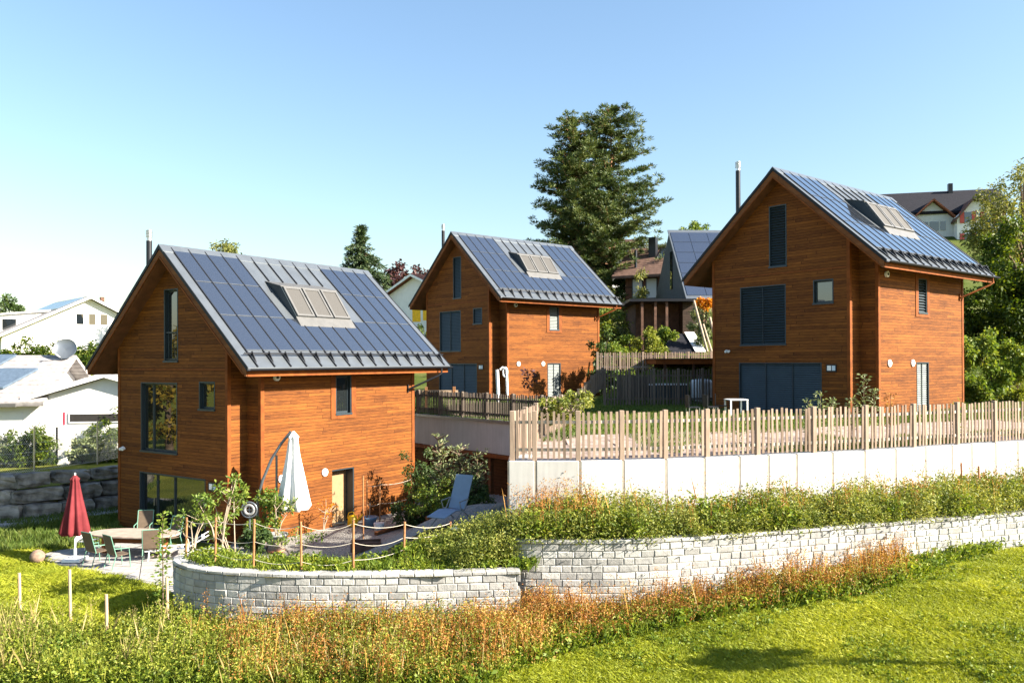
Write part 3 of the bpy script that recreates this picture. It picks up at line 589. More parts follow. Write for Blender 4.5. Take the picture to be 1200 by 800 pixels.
# ------------------------------------------------------------------ boulder wall on the left
M['boulder'] = plain('limestone_boulder', (.19, .175, .15), .95, 0, .2, .85, 1.8, 1.0)
t = thing('boulder_wall', 'dry wall of large grey limestone boulders behind the red parasol', 'wall', (-20, 36, 0)); o = Vector(t.location)
Pn, s = resample(LB, .1); z = 0.0
for row in range(3):
    a = 6.0 - row * .7; hz = [.72, .66, .62][row]
    while a < 24.5:
        ln = random.uniform(.9, 2.2); p = np.array([np.interp(a + ln / 2, s, Pn[:, 0]), np.interp(a + ln / 2, s, Pn[:, 1])]); q = np.array([np.interp(a + ln / 2 + .2, s, Pn[:, 0]), np.interp(a + ln / 2 + .2, s, Pn[:, 1])]); ang = math.atan2(*(q - p)[::-1])
        bm = bmesh.new(); bmesh.ops.create_cube(bm, size=1); bmesh.ops.subdivide_edges(bm, edges=bm.edges[:], cuts=3, use_grid_fill=True)
        sc = Vector((ln * .95, .85 + random.uniform(-.1, .1), hz * random.uniform(.85, 1.04)))
        for v in bm.verts:
            u = v.co.copy(); rr = max(abs(u.x), abs(u.y), abs(u.z)); u = u.lerp(u.normalized() * .62, .3)
            u += Vector((random.uniform(-.04, .04), random.uniform(-.08, .08), random.uniform(-.05, .05))); v.co = Vector((u.x * sc.x, u.y * sc.y, u.z * sc.z))
        me = bpy.data.meshes.new('boulder'); bm.to_mesh(me); bm.free(); me.materials.append(M['boulder'])
        bo = bpy.data.objects.new('boulder', me); COL.objects.link(bo); bo.parent = t
        nn = Vector((-math.sin(ang), math.cos(ang), 0)); nn = nn if nn.y > 0 else -nn
        bo.location = Vector((p[0], p[1], .26 + row * .66)) + nn * (.2 + row * .22) - o; bo.rotation_euler = (random.uniform(-.1, .1), random.uniform(-.09, .09), ang + random.uniform(-.12, .12)); a += ln - .02

M['gravel_pink'] = plain('pinkish_gravel', (.27, .215, .19), .95, 0, .1, .35, 3, .6)
# gravel strip behind the pale fence
n = 120; A, _ = resample(LC, .1); A = A[np.linspace(0, len(A) - 1, n).astype(int)]; d = np.gradient(A, axis=0); d /= np.linalg.norm(d, axis=1, keepdims=True); N = np.stack([-d[:, 1], d[:, 0]], 1)
T = np.linspace(.43, 4.6, 14)[:, None]; X = A[:, 0] + N[:, 0] * T; Y = A[:, 1] + N[:, 1] * T
tag(gridmesh('gravel_strip', X, Y, plateau(X, Y) + .03, M['gravel_pink']), kind='structure')
# ================================================================== vegetation
def unit(n): v = rng.normal(size=(n, 3)); return v / np.linalg.norm(v, axis=1, keepdims=True)
def norm(v): return v / (np.linalg.norm(v, axis=1, keepdims=True) + 1e-9)
def kites(c, d, l, wd, droop=0):       # leaf shaped quads from base c along d
    n = len(c); d = norm(d); s = norm(np.cross(d, unit(n))); l = np.broadcast_to(np.asarray(l, float), (n,))[:, None]; wd = np.broadcast_to(np.asarray(wd, float), (n,))[:, None]
    m_ = c + d * l * .5; tip = c + d * l; tip[:, 2] -= droop * l[:, 0]
    return np.stack([c, m_ + s * wd / 2, tip, m_ - s * wd / 2], 1).reshape(-1, 3)
def blades(p, h, wd, lean=.35):        # grass blades, one triangle pair each
    n = len(p); a = rng.uniform(0, 2 * np.pi, n); s = np.stack([np.cos(a), np.sin(a), 0 * a], 1) * (wd / 2)[:, None]
    t = p + np.stack([rng.normal(0, lean, n) * h, rng.normal(0, lean, n) * h, h], 1); md = p + (t - p) * .55; md[:, 2] += h * .1
    return np.stack([p - s, p + s, md + s * .7, t], 1).reshape(-1, 3)
def weeds(p, hmin, hmax, nl, ll, lw, stemw=.012, spread=.16, up=.3, lo=.12):
    n = len(p); h = rng.uniform(hmin, hmax, n); top = p + np.stack([rng.normal(0, .16, n) * h, rng.normal(0, .16, n) * h, h], 1)
    q = [blades(p, h, np.full(n, stemw), .1)]
    t = rng.uniform(lo, 1, (n, nl)); b = p[:, None] + (top - p)[:, None] * t[..., None]
    b = b + rng.normal(0, 1, b.shape) * spread * h[:, None, None] * np.array([1, 1, .25]) * (.35 + .65 * (1 - t[..., None]))
    b = b.reshape(-1, 3); d = unit(len(b)); d[:, 2] = np.abs(d[:, 2]) * .6 + up
    q.append(kites(b, d, ll * rng.uniform(.6, 1.3, len(b)), lw * rng.uniform(.7, 1.3, len(b)), .2)); return np.concatenate(q)
def gray(px, py, fn=front):            # where the ray meets a height field
    d = ray(px, py); t = 8.0
    for _ in range(4000):
        p = d * t; 
        if p.z + CAMZ <= float(fn(p.x, p.y)): break
        t += .02
    return (p.x, p.y)
def scatter(poly, dens):
    A = np.array(poly); lo, hi = A.min(0), A.max(0); n = int((hi - lo).prod() * dens); x = rng.uniform(lo[0], hi[0], n); y = rng.uniform(lo[1], hi[1], n); k = inpoly(x, y, poly); return x[k], y[k]
def vnoise(x, y, s, seed=0):           # smooth value noise
    g = np.random.default_rng(seed).random((64, 64)); u, v = np.asarray(x) / s, np.asarray(y) / s; i, j = np.floor(u).astype(int), np.floor(v).astype(int); a, b = u - i, v - j; a, b = a * a * (3 - 2 * a), b * b * (3 - 2 * b)
    G = lambda p, q: g[p % 64, q % 64]
    return (G(i, j) * (1 - a) + G(i + 1, j) * a) * (1 - b) + (G(i, j + 1) * (1 - a) + G(i + 1, j + 1) * a) * b
def at3(x, y, fn): return np.stack([x, y, fn(x, y)], 1)
M['blade'] = leafmat('lawn_blades', [(.12, (.14, .185, .014)), (.5, (.31, .35, .024)), (.85, (.56, .54, .07))], .4, .4, .55, .45)
M['blade_shade'] = leafmat('shaded_rough_grass', [(.15, (0.053, 0.098, 0.015)), (.5, (0.098, 0.150, 0.024)), (.85, (0.210, 0.225, 0.053))], .35, .6)  # darker copy of the blades for taller grass, shade put into the colour
M['herb'] = leafmat('green_herb', [(.15, (0.058, 0.109, 0.012)), (.5, (0.160, 0.225, 0.023)), (.85, (0.362, 0.384, 0.043))], .4, .9)
M['olive'] = leafmat('olive_weed', [(.15, (.09, .125, .014)), (.5, (.22, .25, .03)), (.85, (.42, .40, .08))], .35, .9)
M['rust'] = leafmat('rust_weed', [(.12, (0.143, 0.065, 0.021)), (.4, (0.351, 0.137, 0.033)), (.65, (0.442, 0.260, 0.058)), (.9, (0.546, 0.364, 0.156))], .3, .9)
M['straw'] = leafmat('dry_straw', [(.15, (0.228, 0.180, 0.066)), (.5, (0.384, 0.312, 0.132)), (.85, (0.516, 0.420, 0.228))], .3, .9)
M['shrub'] = leafmat('shrub_leaf', [(.15, (0.065, 0.102, 0.016)), (.45, (0.203, 0.239, 0.043)), (.75, (0.377, 0.362, 0.094)), (.95, (0.609, 0.478, 0.217))], .35, .9)
BND = [gray(*q) for q in ((560, 812), (600, 792), (650, 772), (700, 757), (760, 744), (820, 730), (880, 718), (950, 707), (1010, 699), (1050, 689), (1090, 672), (1140, 656), (1230, 634), (1330, 612))]
LWT = [gray(*q) for q in ((-260, 712), (-60, 725), (0, 733), (60, 742), (130, 746), (190, 742))]
f1 = [p for p in LW1 if p[1] < 21.6]; f2 = [p for p in LW2 if p[0] > .4]
WEED = [gray(-260, 815)] + LWT + f1 + f2 + BND[::-1]
def keepin(x, y, m=60): m = m + 190; a = x / y * F + 600; return (a > -m) & (a < 1200 + m)
def weedmix():
    x, y = scatter(WEED, 210); k = keepin(x, y); x, y = x[k], y[k]; px = x / y * F + 600
    dw = np.minimum(linedist(x, y, f1), linedist(x, y, f2)); db = linedist(x, y, BND); nz = vnoise(x + 50, y + 50, 1.1, 3); nz2 = vnoise(x + 50, y + 50, .5, 5)
    rust = np.clip(sm(500, 620, px) * (1 - sm(1030, 1080, px)) * (.35 + .9 * (1 - sm(.2, 1.6, dw))) + .22 * sm(200, 330, px) * (1 - sm(480, 640, px)), 0, 1) * (.35 + 1.1 * nz)
    straw = .01 + .28 * (1 - sm(20, 70, px)) + .1 * (nz2 > .78); right = sm(1030, 1080, px); gr = 1.7 * (1 - sm(180, 330, px)) + sm(.7, .0, db) * 1.6 + .45 + 1.5 * right
    ol = .75 * (1 - right) + .1
    Pm = np.stack([gr, ol, rust * 1.7, straw * .5], 1) + 1e-3; Pm /= Pm.sum(1, keepdims=True); c = (rng.random(len(x))[:, None] > Pm.cumsum(1)).sum(1)
    thin = rng.random(len(x)) < np.where(right > .5, .8, 1); return x[thin], y[thin], c[thin], px[thin], db[thin], nz[thin]
x, y, c, px, db, nz = weedmix(); p = at3(x, y, front); hs = (.6 + .4 * sm(0, 1.1, db)) * (.4 + 1.25 * nz)
def sub(i, f=1): k = (c == i); return p[k], hs[k]
V = {0: [], 1: [], 2: [], 3: []}
for i, (h0, h1, nl, ll, lw, sp, up) in {0: (.2, .5, 15, .10, .055, .3, .2), 1: (.4, .85, 18, .085, .03, .26, .45), 2: (.45, .95, 24, .065, .026, .24, .5)}.items():
    for lo, hi in ((0, .75), (.75, 1.0), (1.0, 2)):
        k = (c == i) & (hs >= lo) & (hs < hi); s = {0: .65, .75: .9, 1.0: 1.15}[lo]
        if k.sum(): V[i].append(weeds(p[k], h0 * s, h1 * s, nl, ll, lw, .012, sp, up))
k = (c == 2) & (rng.random(len(c)) < .22); V[2].append(weeds(p[k], .75, 1.2, 26, .05, .024, .014, .07, .7, .5))
k = (c == 1) & (rng.random(len(c)) < .06); V[3].append(weeds(p[k], .7, 1.15, 14, .05, .012, .009, .05, 1.2, .72))
k = (rng.random(len(c)) < .10) & (db < 1.2); V[0].append(weeds(p[k], .2, .42, 12, .16, .09, .012, .45, .15))
k = c == 3; q = np.repeat(p[k], 7, 0) + rng.normal(0, .06, (k.sum() * 7, 3)) * [1, 1, 0]; V[3].append(blades(q, rng.uniform(.35, .95, len(q)), np.full(len(q), .008), .2))
q = np.repeat(p, 3, 0) + rng.normal(0, .06, (len(p) * 3, 3)) * [1, 1, 0]; V[0].append(blades(q, rng.uniform(.15, .42, len(q)), np.full(len(q), .016), .35))
# creepers at the foot of the block walls
for i, nm in {0: 'green_weeds', 1: 'olive_weeds', 2: 'rust_weeds', 3: 'dry_grass'}.items(): tag(fastmesh(nm, np.concatenate(V[i]), 4, M[{0: 'herb', 1: 'olive', 2: 'rust', 3: 'straw'}[i]]), kind='stuff')
# lawns
LAWN = BND + [gray(1420, 640), gray(1420, 815)]
x, y = scatter(LAWN, 2600); k = keepin(x, y, 20); x, y = x[k], y[k]; n = len(x); vn = vnoise(x + 50, y + 50, .7, 9)
G = [blades(at3(x, y, front), (.04 + .07 * vn) * rng.uniform(.6, 1.3, n), rng.uniform(.014, .026, n), 1.0)]
LL = LWT + [gray(200, 735), (-8.9, 21.9)] + pp[:8][:1] + [(q.x, q.y) for q in cpt] + [gray(-260, 660)]
x, y = scatter(LL, 1500); k = keepin(x, y, 20); x, y = x[k], y[k]; n = len(x); vn = vnoise(x + 50, y + 50, .7, 9)
G.append(blades(at3(x, y, front), (.07 + .13 * vn) * rng.uniform(.6, 1.3, n), rng.uniform(.014, .026, n), .8))
tag(fastmesh('lawn_grass', np.concatenate(G), 4, M['blade']), kind='stuff')
BG = [gray(*q) for q in ((-260, 660), (-200, 645), (0, 625), (70, 614), (138, 603), (138, 622), (135, 640), (105, 641), (60, 648))]
x, y = scatter(BG, 700); n = len(x); G = [blades(at3(x, y, front), rng.uniform(.1, .4, n) * (.5 + vnoise(x + 50, y + 50, 1.2, 4)), rng.uniform(.016, .03, n), .3)]
x, y = scatter([(-30, 34), (-20.6, 35.0), (-17, 38.6), (-15.5, 41.5), (-15.6, 37.5), (-20, 33.6), (-28, 32)], 350); n = len(x); k = linedist(x, y, LB) < 1.2; x, y = x[k], y[k]; n = len(x); G.append(blades(at3(x, y, front), rng.uniform(.08, .25, n), rng.uniform(.02, .035, n), .35))
tag(fastmesh('shaded_rough_grass', np.concatenate(G), 4, M['blade_shade']), kind='stuff')
x, y = scatter([LC[0]] + LC[1:] + [(40, 40), (22, 60), (5, 48), (3, 33)], 260); k = keepin(x, y, 10) & (linedist(x, y, LC) > .35) & ~inpoly(x, y, [(9.77, 39.58), (14.18, 34.22), (15.32, 34.1), (21.81, 39.45), (16.88, 45.44)]); x, y = x[k], y[k]
k = vnoise(x + 50, y + 50, 1.6, 8) * 1.1 + .75 * sm(3.6, 5.2, linedist(x, y, LC)) > .72; x, y = x[k], y[k]; n = len(x); G = [blades(at3(x, y, plateau), rng.uniform(.06, .2, n), rng.uniform(.02, .04, n), .4)]
x, y = scatter([LD[0], LD[1], LD[3], (6, 45), (0, 52), (-6, 57), (-10, 55)], 200); n = len(x); G.append(blades(at3(x, y, plateau), rng.uniform(.05, .16, n), rng.uniform(.02, .04, n), .4))
tag(fastmesh('garden_grass', np.concatenate(G), 4, M['blade_shade']), kind='stuff')
x, y = scatter(LAWN, 26); k = keepin(x, y, 10) & (vnoise(x + 50, y + 50, .9, 41) > .52); x, y = x[k], y[k]
tag(fastmesh('lawn_weeds', np.concatenate([weeds(at3(x, y, front), .04, .13, 12, .075, .045, .006, .9, .25, .0), blades(np.repeat(at3(x[::3], y[::3], front), 4, 0) + rng.normal(0, .03, (len(x[::3]) * 4, 3)) * [1, 1, 0], rng.uniform(.12, .26, len(x[::3]) * 4), np.full(len(x[::3]) * 4, .012), .4)]), 4, M['herb']), kind='stuff')
# shrub mass on the bed between the right-hand walls
tips, green = [], []
def shrubs():
    n = 3000; t = rng.random(n); A, s = resample(LW2, .1); i = (t * (len(A) - 1)).astype(int); B_, _ = resample([(1.6, 24)] + LC[1:], .1); j = (t * (len(B_) - 1)).astype(int); u = rng.uniform(0, .8, n)[:, None]
    q = A[i] * (1 - u) + B_[j] * u; x, y = q[:, 0], q[:, 1]; k = keepin(x, y); x, y = x[k], y[k]; nz = vnoise(x + 50, y + 50, .9, 12); p = at3(x, y, shrubz); out = []
    sp = vnoise(x + 20, y + 20, .7, 33); hv = .45 + 1.05 * nz + .3 * (sp - .5)
    for lo, hi, s in ((0, .7, .6), (.7, .9, .82), (.9, 1.1, 1.0), (1.1, 3, 1.25)):
        k = (hv >= lo) & (hv < hi); out.append(weeds(p[k],   .38 * s, .82 * s, 42, .10, .036, .006, .32, .35, .0))
    k = rng.random(len(x)) < .10 + .25 * (x < 2.2); tips.append(weeds(p[k] + [0, 0, .25], .6, 1.15, 16, .07, .022, .009, .1, .8, .55))
    k = (sp > .66); green.append(weeds(p[k], .35, .85, 22, .13, .06, .008, .32, .2, .1))
    # the lobe that spills over the left end
    m_ = 420; r = rng.random(m_) ** .5; a = rng.uniform(0, 2 * np.pi, m_); x, y = -1.0 + 1.35 * r * np.cos(a), 21.2 + 1.1 * r * np.sin(a)
    z = np.maximum(np.where(y < 20.9, 1.2, 1.4) + .5 * sm(-2.2, -.2, x), terr(x, y) * 0); out.append(weeds(np.stack([x, y, z], 1), .4, .8, 46, .08, .032, .012, .26, .35, 0)); return np.concatenate(out)
V = shrubs(); tag(fastmesh('shrub_seed_heads', np.concatenate(tips), 4, M['rust']), kind='stuff'); tag(fastmesh('broad_leaf_weeds', np.concatenate(green), 4, M['herb']), kind='stuff'); tag(fastmesh('shrub_cover', V, 4, M['shrub']), kind='stuff')
# planting bed along the rope fence
x, y = scatter(f1 + [(1.2, 21.5), (1.0, 23.2), (-3, 22.2), (-7.5, 22.6)], 60); k = (linedist(x, y, LW1) > .3) & (linedist(x, y, LW1) < 1.7) & (y < 23.5); x, y = x[k], y[k]; n = len(x); p = at3(x, y, terr); nz = vnoise(x + 50, y + 50, .8, 2); k = nz > .4
G = [weeds(p[k], .12, .32, 20, .1, .05, .012, .34, .2), weeds(p[~k], .1, .2, 14, .08, .04, .012, .4, .1)]; q = np.repeat(p, 5, 0) + rng.normal(0, .09, (n * 5, 3)) * [1, 1, 0]; G.append(blades(q, rng.uniform(.1, .3, len(q)), np.full(len(q), .022), .35))
tag(fastmesh('bed_plants', np.concatenate(G), 4, M['herb']), kind='stuff')

# ------------------------------------------------------------------ trees and single plants
M['bark'] = plain('grey_brown_bark', (.12, .085, .06), .95, 0, .1, .4, 5, .8); M['bark_red'] = plain('pine_bark', (.2, .11, .065), .95, 0, .1, .4, 5, .8); M['stem'] = plain('pale_stem', (.34, .27, .2), .9, var=.2)
M['pine'] = leafmat('pine_needles', [(.15, (.026, .055, .017)), (.5, (.075, .11, .03)), (.85, (.20, .21, .06))], .18, .25)
M['spruce'] = leafmat('spruce_needles', [(.15, (0.026, 0.054, 0.026)), (.6, (0.060, 0.096, 0.036)), (.9, (0.132, 0.156, 0.048))], .12, .4)
M['leaf_yellow'] = leafmat('yellow_green_leaf', [(.15, (.024, .052, .006)), (.5, (.075, .12, .010)), (.8, (.23, .26, .016)), (.97, (.48, .43, .03))], .4, .35)
M['leaf_gold'] = leafmat('golden_leaf', [(.15, (.08, .10, .01)), (.5, (.26, .19, .02)), (.9, (.42, .27, .02))], .4, .8)
M['leaf_olive'] = leafmat('olive_leaf', [(.15, (0.084, 0.105, 0.022)), (.5, (0.182, 0.196, 0.049)), (.9, (0.378, 0.350, 0.112))], .35, .4)
M['leaf_dark'] = leafmat('dark_green_leaf', [(.15, (0.026, 0.052, 0.016)), (.5, (0.058, 0.104, 0.026)), (.9, (0.156, 0.195, 0.052))], .3, .7)
M['leaf_green'] = leafmat('fresh_green_leaf', [(.15, (0.065, 0.124, 0.018)), (.5, (0.156, 0.221, 0.033)), (.9, (0.364, 0.364, 0.065))], .4, .8)
M['leaf_red'] = leafmat('copper_beech_leaf', [(.15, (.045, .022, .025)), (.5, (.09, .04, .045)), (.9, (.16, .08, .07))], .3, .5)
M['leaf_pale'] = leafmat('grey_green_leaf', [(.15, (0.095, 0.135, 0.068)), (.5, (0.216, 0.257, 0.121)), (.9, (0.405, 0.419, 0.203))], .3, .8)
M['leaf_orange'] = leafmat('orange_leaf', [(.15, (.35, .10, .01)), (.5, (.65, .26, .01)), (.9, (.75, .42, .03))], .4, .8)
def clumps(blobs, n, l, wd, shell=.55, flat=1, up=.2):
    blobs = np.array(blobs, float); wgt = blobs[:, 3] ** 2; i = rng.choice(len(blobs), n, p=wgt / wgt.sum()); d = unit(n); r = blobs[i, 3] * (shell + (1 - shell) * rng.random(n)) * rng.uniform(.75, 1.1, n)
    c = blobs[i, :3] + d * r[:, None] * np.array([1, 1, flat]); dd = d * .6 + unit(n); dd[:, 2] += up
    return kites(c, dd, l * rng.uniform(.6, 1.3, n), wd * rng.uniform(.7, 1.3, n), .25)
def tree(name, label, base, h, crown, mt, n, l, wd, trunk_r, bark='bark', nb=26, cat='tree', group=None, blob=.32, limbs=9, zsh=0, seed=1):
    """crown = list of ellipsoids (dx,dy,dz,rx,ry,rz) relative to the base; each is filled with leaf clumps of uneven size"""
    g = np.random.default_rng(seed); t = thing(name, label, cat, base, 0, group); B = []
    for (cx, cy, cz, rx, ry, rz) in crown:
        k = max(3, int(nb)); u = g.normal(size=(k, 3)); u /= np.linalg.norm(u, axis=1, keepdims=True); rr = g.uniform(.45, 1.02, k)[:, None]
        c = np.array([cx, cy, cz]) + u * rr * np.array([rx, ry, rz]); B += [(*q, min(rx, rz) * g.uniform(.6, 1.25) * blob) for q in c]
    fastmesh('crown', clumps(B, n, l, wd, .25), 4, mt, t)
    b = MB(); top = max(c[2] for c in crown); b.tube([(0, 0, -.4), (.02 * h, .01 * h, top * .45), (0, 0, top * .95)], [trunk_r, trunk_r * .7, trunk_r * .25], 8); b.build('trunk', M[bark], t)
    for q in sorted(B, key=lambda q: -q[3])[:limbs]:
        m_ = MB(); z0 = max(.1 * h, min(q[2] * .6, top * .8)); m_.tube([(0, 0, z0), (q[0] * .5, q[1] * .5, z0 + (q[2] - z0) * .65), q[:3]], [trunk_r * .4, trunk_r * .25, trunk_r * .08], 6); m_.build('limb', M[bark], t)
    return t
def conifer(name, label, base, h, rad, z0, whorls, per, mt, tuft, bark, droop, seed, group=None, lx=0, nq=16, ql=.42, qw=.10, bare=.35, power=.8, tr=.3):
    g = np.random.default_rng(seed); t = thing(name, label, 'tree', base, 0, group); b = MB(); cv = lambda z: np.array([lx * (z / h) ** 2 + .12 * math.sin(z), .1 * math.cos(z * .8), z])
    b.tube([cv(z) for z in np.linspace(-.5, h * .98, 12)], list(np.linspace(tr, .03, 12)), 9); b.build('trunk', M[bark], t); br = MB(); C, D_ = [], []
    for wv in range(whorls):
        fz = z0 + (1 - z0) * (wv + .5) / whorls; z = h * fz
        for k in range(per):
            a = g.uniform(0, 2 * np.pi); rl = rad * (1 - ((fz - z0) / (1 - z0)) ** 1.25) ** power * g.uniform(.55, 1.08) * (.6 + .4 * min(1, (fz - z0) / .12)); rl = max(rl, .35)
            o = cv(z + g.uniform(-.3, .3)); dr = np.array([math.cos(a), math.sin(a), 0]); pts = []
            for s in np.linspace(0, 1, 6): pts.append(o + dr * rl * s + np.array([0, 0, droop[0] * rl * s + droop[1] * rl * s * s]))
            br.tube(pts, list(np.linspace(.055, .012, 6)), 5, cap=False)
            m_ = max(2, int(rl * (1 - bare) / (tuft * .55)))
            for s in np.linspace(bare, 1, m_):
                for rep in range(2 if s < .95 else 1):
                    e_ = o + dr * rl * s + np.array([0, 0, droop[0] * rl * s + droop[1] * rl * s * s]); sd_ = np.array([-dr[1], dr[0], 0]) * g.normal(0, .3) * rl * .45 * s; C.append(e_ + sd_ + np.array([0, 0, g.normal(0, .08)])); D_.append(dr * .5 + np.array([0, 0, .55 if droop[1] > 0 else .05]))
    C = np.repeat(np.array(C), nq, 0); D_ = np.repeat(np.array(D_), nq, 0); n = len(C); u = unit(n); q = kites(C + u * tuft * .45 * np.array([1, 1, .42]) * g.random((n, 1)), u * np.array([1, 1, .7]) + D_ * 1.0, ql * g.uniform(.6, 1.2, n), qw, .05)
    fastmesh('crown', q, 4, mt, t); br.build('branches', M[bark], t); return t
pb = P(692, 330, 80); pb.z = float(plateau(pb.x, pb.y)) - .3
top = P(690, 128, 80).z
for (px_, dy, tz, rad, sd_, lab) in ((679, 0, 139, 5.6, 11, 'tall dark pine behind the farthest house, left trunk of the pair with the lower top'), (714, 1.5, 126, 6.3, 23, 'tall dark pine behind the farthest house, right trunk of the pair with the higher top')):
    q = P(px_, 330, 80 + dy); q.z = float(plateau(q.x, q.y)) - .3; h = P(px_, tz, 80 + dy).z - q.z
    conifer('pine_tree', lab, q, h, rad, .2, 22, 10, M['pine'], .85, 'bark_red', (-.05, .26), sd_, 'pine pair', .3 if px_ > 700 else -.6, 46, .38, .08, .26, .36, .38)
q = P(424, 400, 95); q.z = float(plateau(q.x, q.y)) - .3; conifer('spruce_tree', 'dark spruce with drooping branches above the roof of the house by the red parasol', q, P(424, 266, 95).z - q.z, 5.8, .12, 19, 8, M['spruce'], .55, 'bark', (-.12, -.12), 31, None, 0, 16, .5, .13, .2, .95, .28)
def base_at(px, Y, fn=plateau): q = P(px, 423, Y); q.z = float(fn(q.x, q.y)) - .1; return q
def hgt(base, px, py): return P(px, py, base.y).z - base.z
q = base_at(485, 110); h = hgt(q, 485, 306); tree('copper_beech', 'dark red leafed tree above the red-brown roof of the white house', q, h, [(-1.2, 0, h - 3, 3, 3, 2.8), (2.6, 0, h - 3.4, 2.6, 3, 2.8)], M['leaf_red'], 5000, .5, .34, .3, seed=3)
q = base_at(258, 88); h = hgt(q, 258, 279); tree('broadleaf_tree', 'olive treetop just showing above the ridge of the house by the red parasol', q, h, [(0, 0, h - 2.2, 2.6, 2.4, 2.2)], M['leaf_olive'], 2600, .42, .16, .25, seed=4)
q = base_at(820, 120); h = hgt(q, 820, 263); tree('broadleaf_tree', 'light green treetop behind the dark house with the steep solar roof', q, h, [(0, 0, h - 2, 3.6, 2.5, 1.8)], M['leaf_green'], 2200, .5, .2, .25, seed=5)
q = base_at(1200, 66); h = hgt(q, 1182, 188); tree('airy_tree', 'tall airy olive tree in front of the white house with red shutters', q, h, [(-.6, 0, h - 4.0, 3.8, 3, 4.0), (-2.4, 0, h - 6.6, 2.2, 2.4, 2.4), (2, 0, h - 7, 4, 3, 4)], M['leaf_olive'], 11000, .34, .12, .3, nb=40, blob=.24, limbs=24, seed=6)
q = base_at(1190, 52); h = hgt(q, 1190, 236); tree('broadleaf_tree', 'dense yellow-green tree at the right edge, beside the gable house with slatted blinds', q, h, [(.3, 0, h - 3.6, 2.3, 2.3, 3.4), (-1.2, 0, h - 6.4, 2.5, 2.5, 2.9), (1.6, 0, h - 6.5, 3, 3, 3.6), (-1.4, .5, h - 9.0, 2.6, 2.2, 2.2)], M['leaf_yellow'], 26000, .26, .15, .35, nb=34, blob=.3, seed=7)
q = base_at(1160, 43); h = hgt(q, 1160, 384); tree('leafy_shrub', 'pale green leafy shrub growing at the rear corner of the right-hand timber house', q, h, [(-.5, 0, h * .68, 1.5, 1.2, h * .3), (1.1, 0, h * .5, 1.3, 1.2, h * .32), (-.9, -.2, h * .3, 1.3, 1, h * .26)], M['leaf_green'], 8000, .2, .12, .08, cat='shrub', nb=22, seed=8)
q = base_at(1192, 44); h = hgt(q, 1192, 425); tree('leafy_shrub', 'low grey-brown shrub behind the picket fence at the right edge', q, h, [(0, 0, h * .5, 1.3, 1, h * .45)], M['olive'], 3000, .16, .07, .06, cat='shrub', seed=9)
q = base_at(12, 120, front); h = hgt(q, 12, 341); tree('cypress', 'narrow upright cypress at the left edge behind the white house', q, h, [(-.5, 0, h - 3, 1.0, 1, 3.2), (1.1, 0, h - 3.6, .8, 1, 2.8)], M['leaf_dark'], 2600, .5, .2, .2, nb=22, blob=.5, seed=10)
# hillside greenery behind the fences
spec = [(700, 395, 62, 'leaf_green', 'bright green bush beside the rear corner of the farthest house', 2.2, 320, 21), (716, 392, 66, 'leaf_pale', 'tall grey-green bush under the pines', 1.8, 365, 22), (735, 405, 57, 'leaf_yellow', 'yellow-green bush behind the brown fence', 1.3, 392, 23), (757, 402, 55, 'olive', 'olive flowering bush behind the brown fence', 1.2, 384, 24), (775, 400, 58, 'leaf_green', 'light green bush next to the dark timber shed', 1.1, 380, 25), (690, 330, 70, 'leaf_olive', 'olive tree below the pines, right of the farthest roof', 2.8, 312, 26), (742, 330, 70, 'leaf_olive', 'golden olive tree hanging beside the brown house with white blinds', 1.4, 296, 27), (826, 380, 56, 'leaf_pale', 'pale green shrub climbing beside the left eave of the right-hand timber house', .9, 352, 28), (706, 425, 52, 'leaf_dark', 'dark bush between the farthest house and the brown fence', .9, 388, 29), (722, 420, 54, 'leaf_green', 'green bush with yellow tips just above the brown fence', 1.2, 398, 30)]
for (px_, py_, Y_, mt, lab, r, tp, sd_) in spec:
    q = base_at(px_, Y_); h = max(1.2, hgt(q, px_, tp)); tree('bush', lab, q, h, [(0, 0, h * .55, r, r, h * .45), (r * .6, 0, h * .4, r * .7, r * .7, h * .35)], M[mt], int(1800 + 900 * r), .2 if Y_ < 60 else .26, .11, .06 if r < 2 else .14, cat='bush', nb=18, seed=sd_)
# ================================================================== houses in the background
M['render'] = plain('white_render', (.78, .77, .74), .9, var=.05, scale=1.5); M['render_grey'] = plain('pale_grey_render', (.55, .56, .55), .9, var=.06)
def tilemat(name, lo, hi):
    m = NT(name); c = m.coord(); sp = m.new('ShaderNodeSeparateXYZ'); m.link(c, sp.inputs[0]); fr = m.math('FRACT', m.math('DIVIDE', sp.outputs[2], .22)); n1 = m.noise(c, 3, 5)
    f = m.math('ADD', m.math('MULTIPLY', n1, .8), m.math('MULTIPLY', fr, .35)); m.bump(fr, .7, .05); return m.done(m.ramp(f, [(.3, lo), (.8, hi)]), .85, 0, .2)
M['tile_brown'] = tilemat('brown_tiles', (.07, .04, .03), (.17, .105, .08)); M['tile_pale'] = tilemat('sunlit_pale_tiles', (.16, .145, .14), (.42, .40, .39)); M['tile_red'] = tilemat('red_tiles', (.15, .05, .028), (.32, .12, .065)); M['tile_dark'] = tilemat('dark_tiles', (.006, .007, .011), (.018, .018, .024))  # tile_pale: the glare of full sun is put into its base colour
M['wood_old'] = plain('old_brown_boards', (.10, .05, .03), .85, var=.5, scale=3); M['shutter_red'] = plain('red_shutter', (.5, .08, .06), .6); M['awning_red'] = plain('crimson_awning', (.28, .012, .035), .8); M['yellow'] = plain('yellow_canvas', (.85, .48, .02), .8)
M['slate'] = plain('grey_slate_cladding', (.05, .056, .06), .7, var=.25, scale=5); M['blindw'] = plain('white_roller_blind', (.42, .45, .45), .6, var=.05)
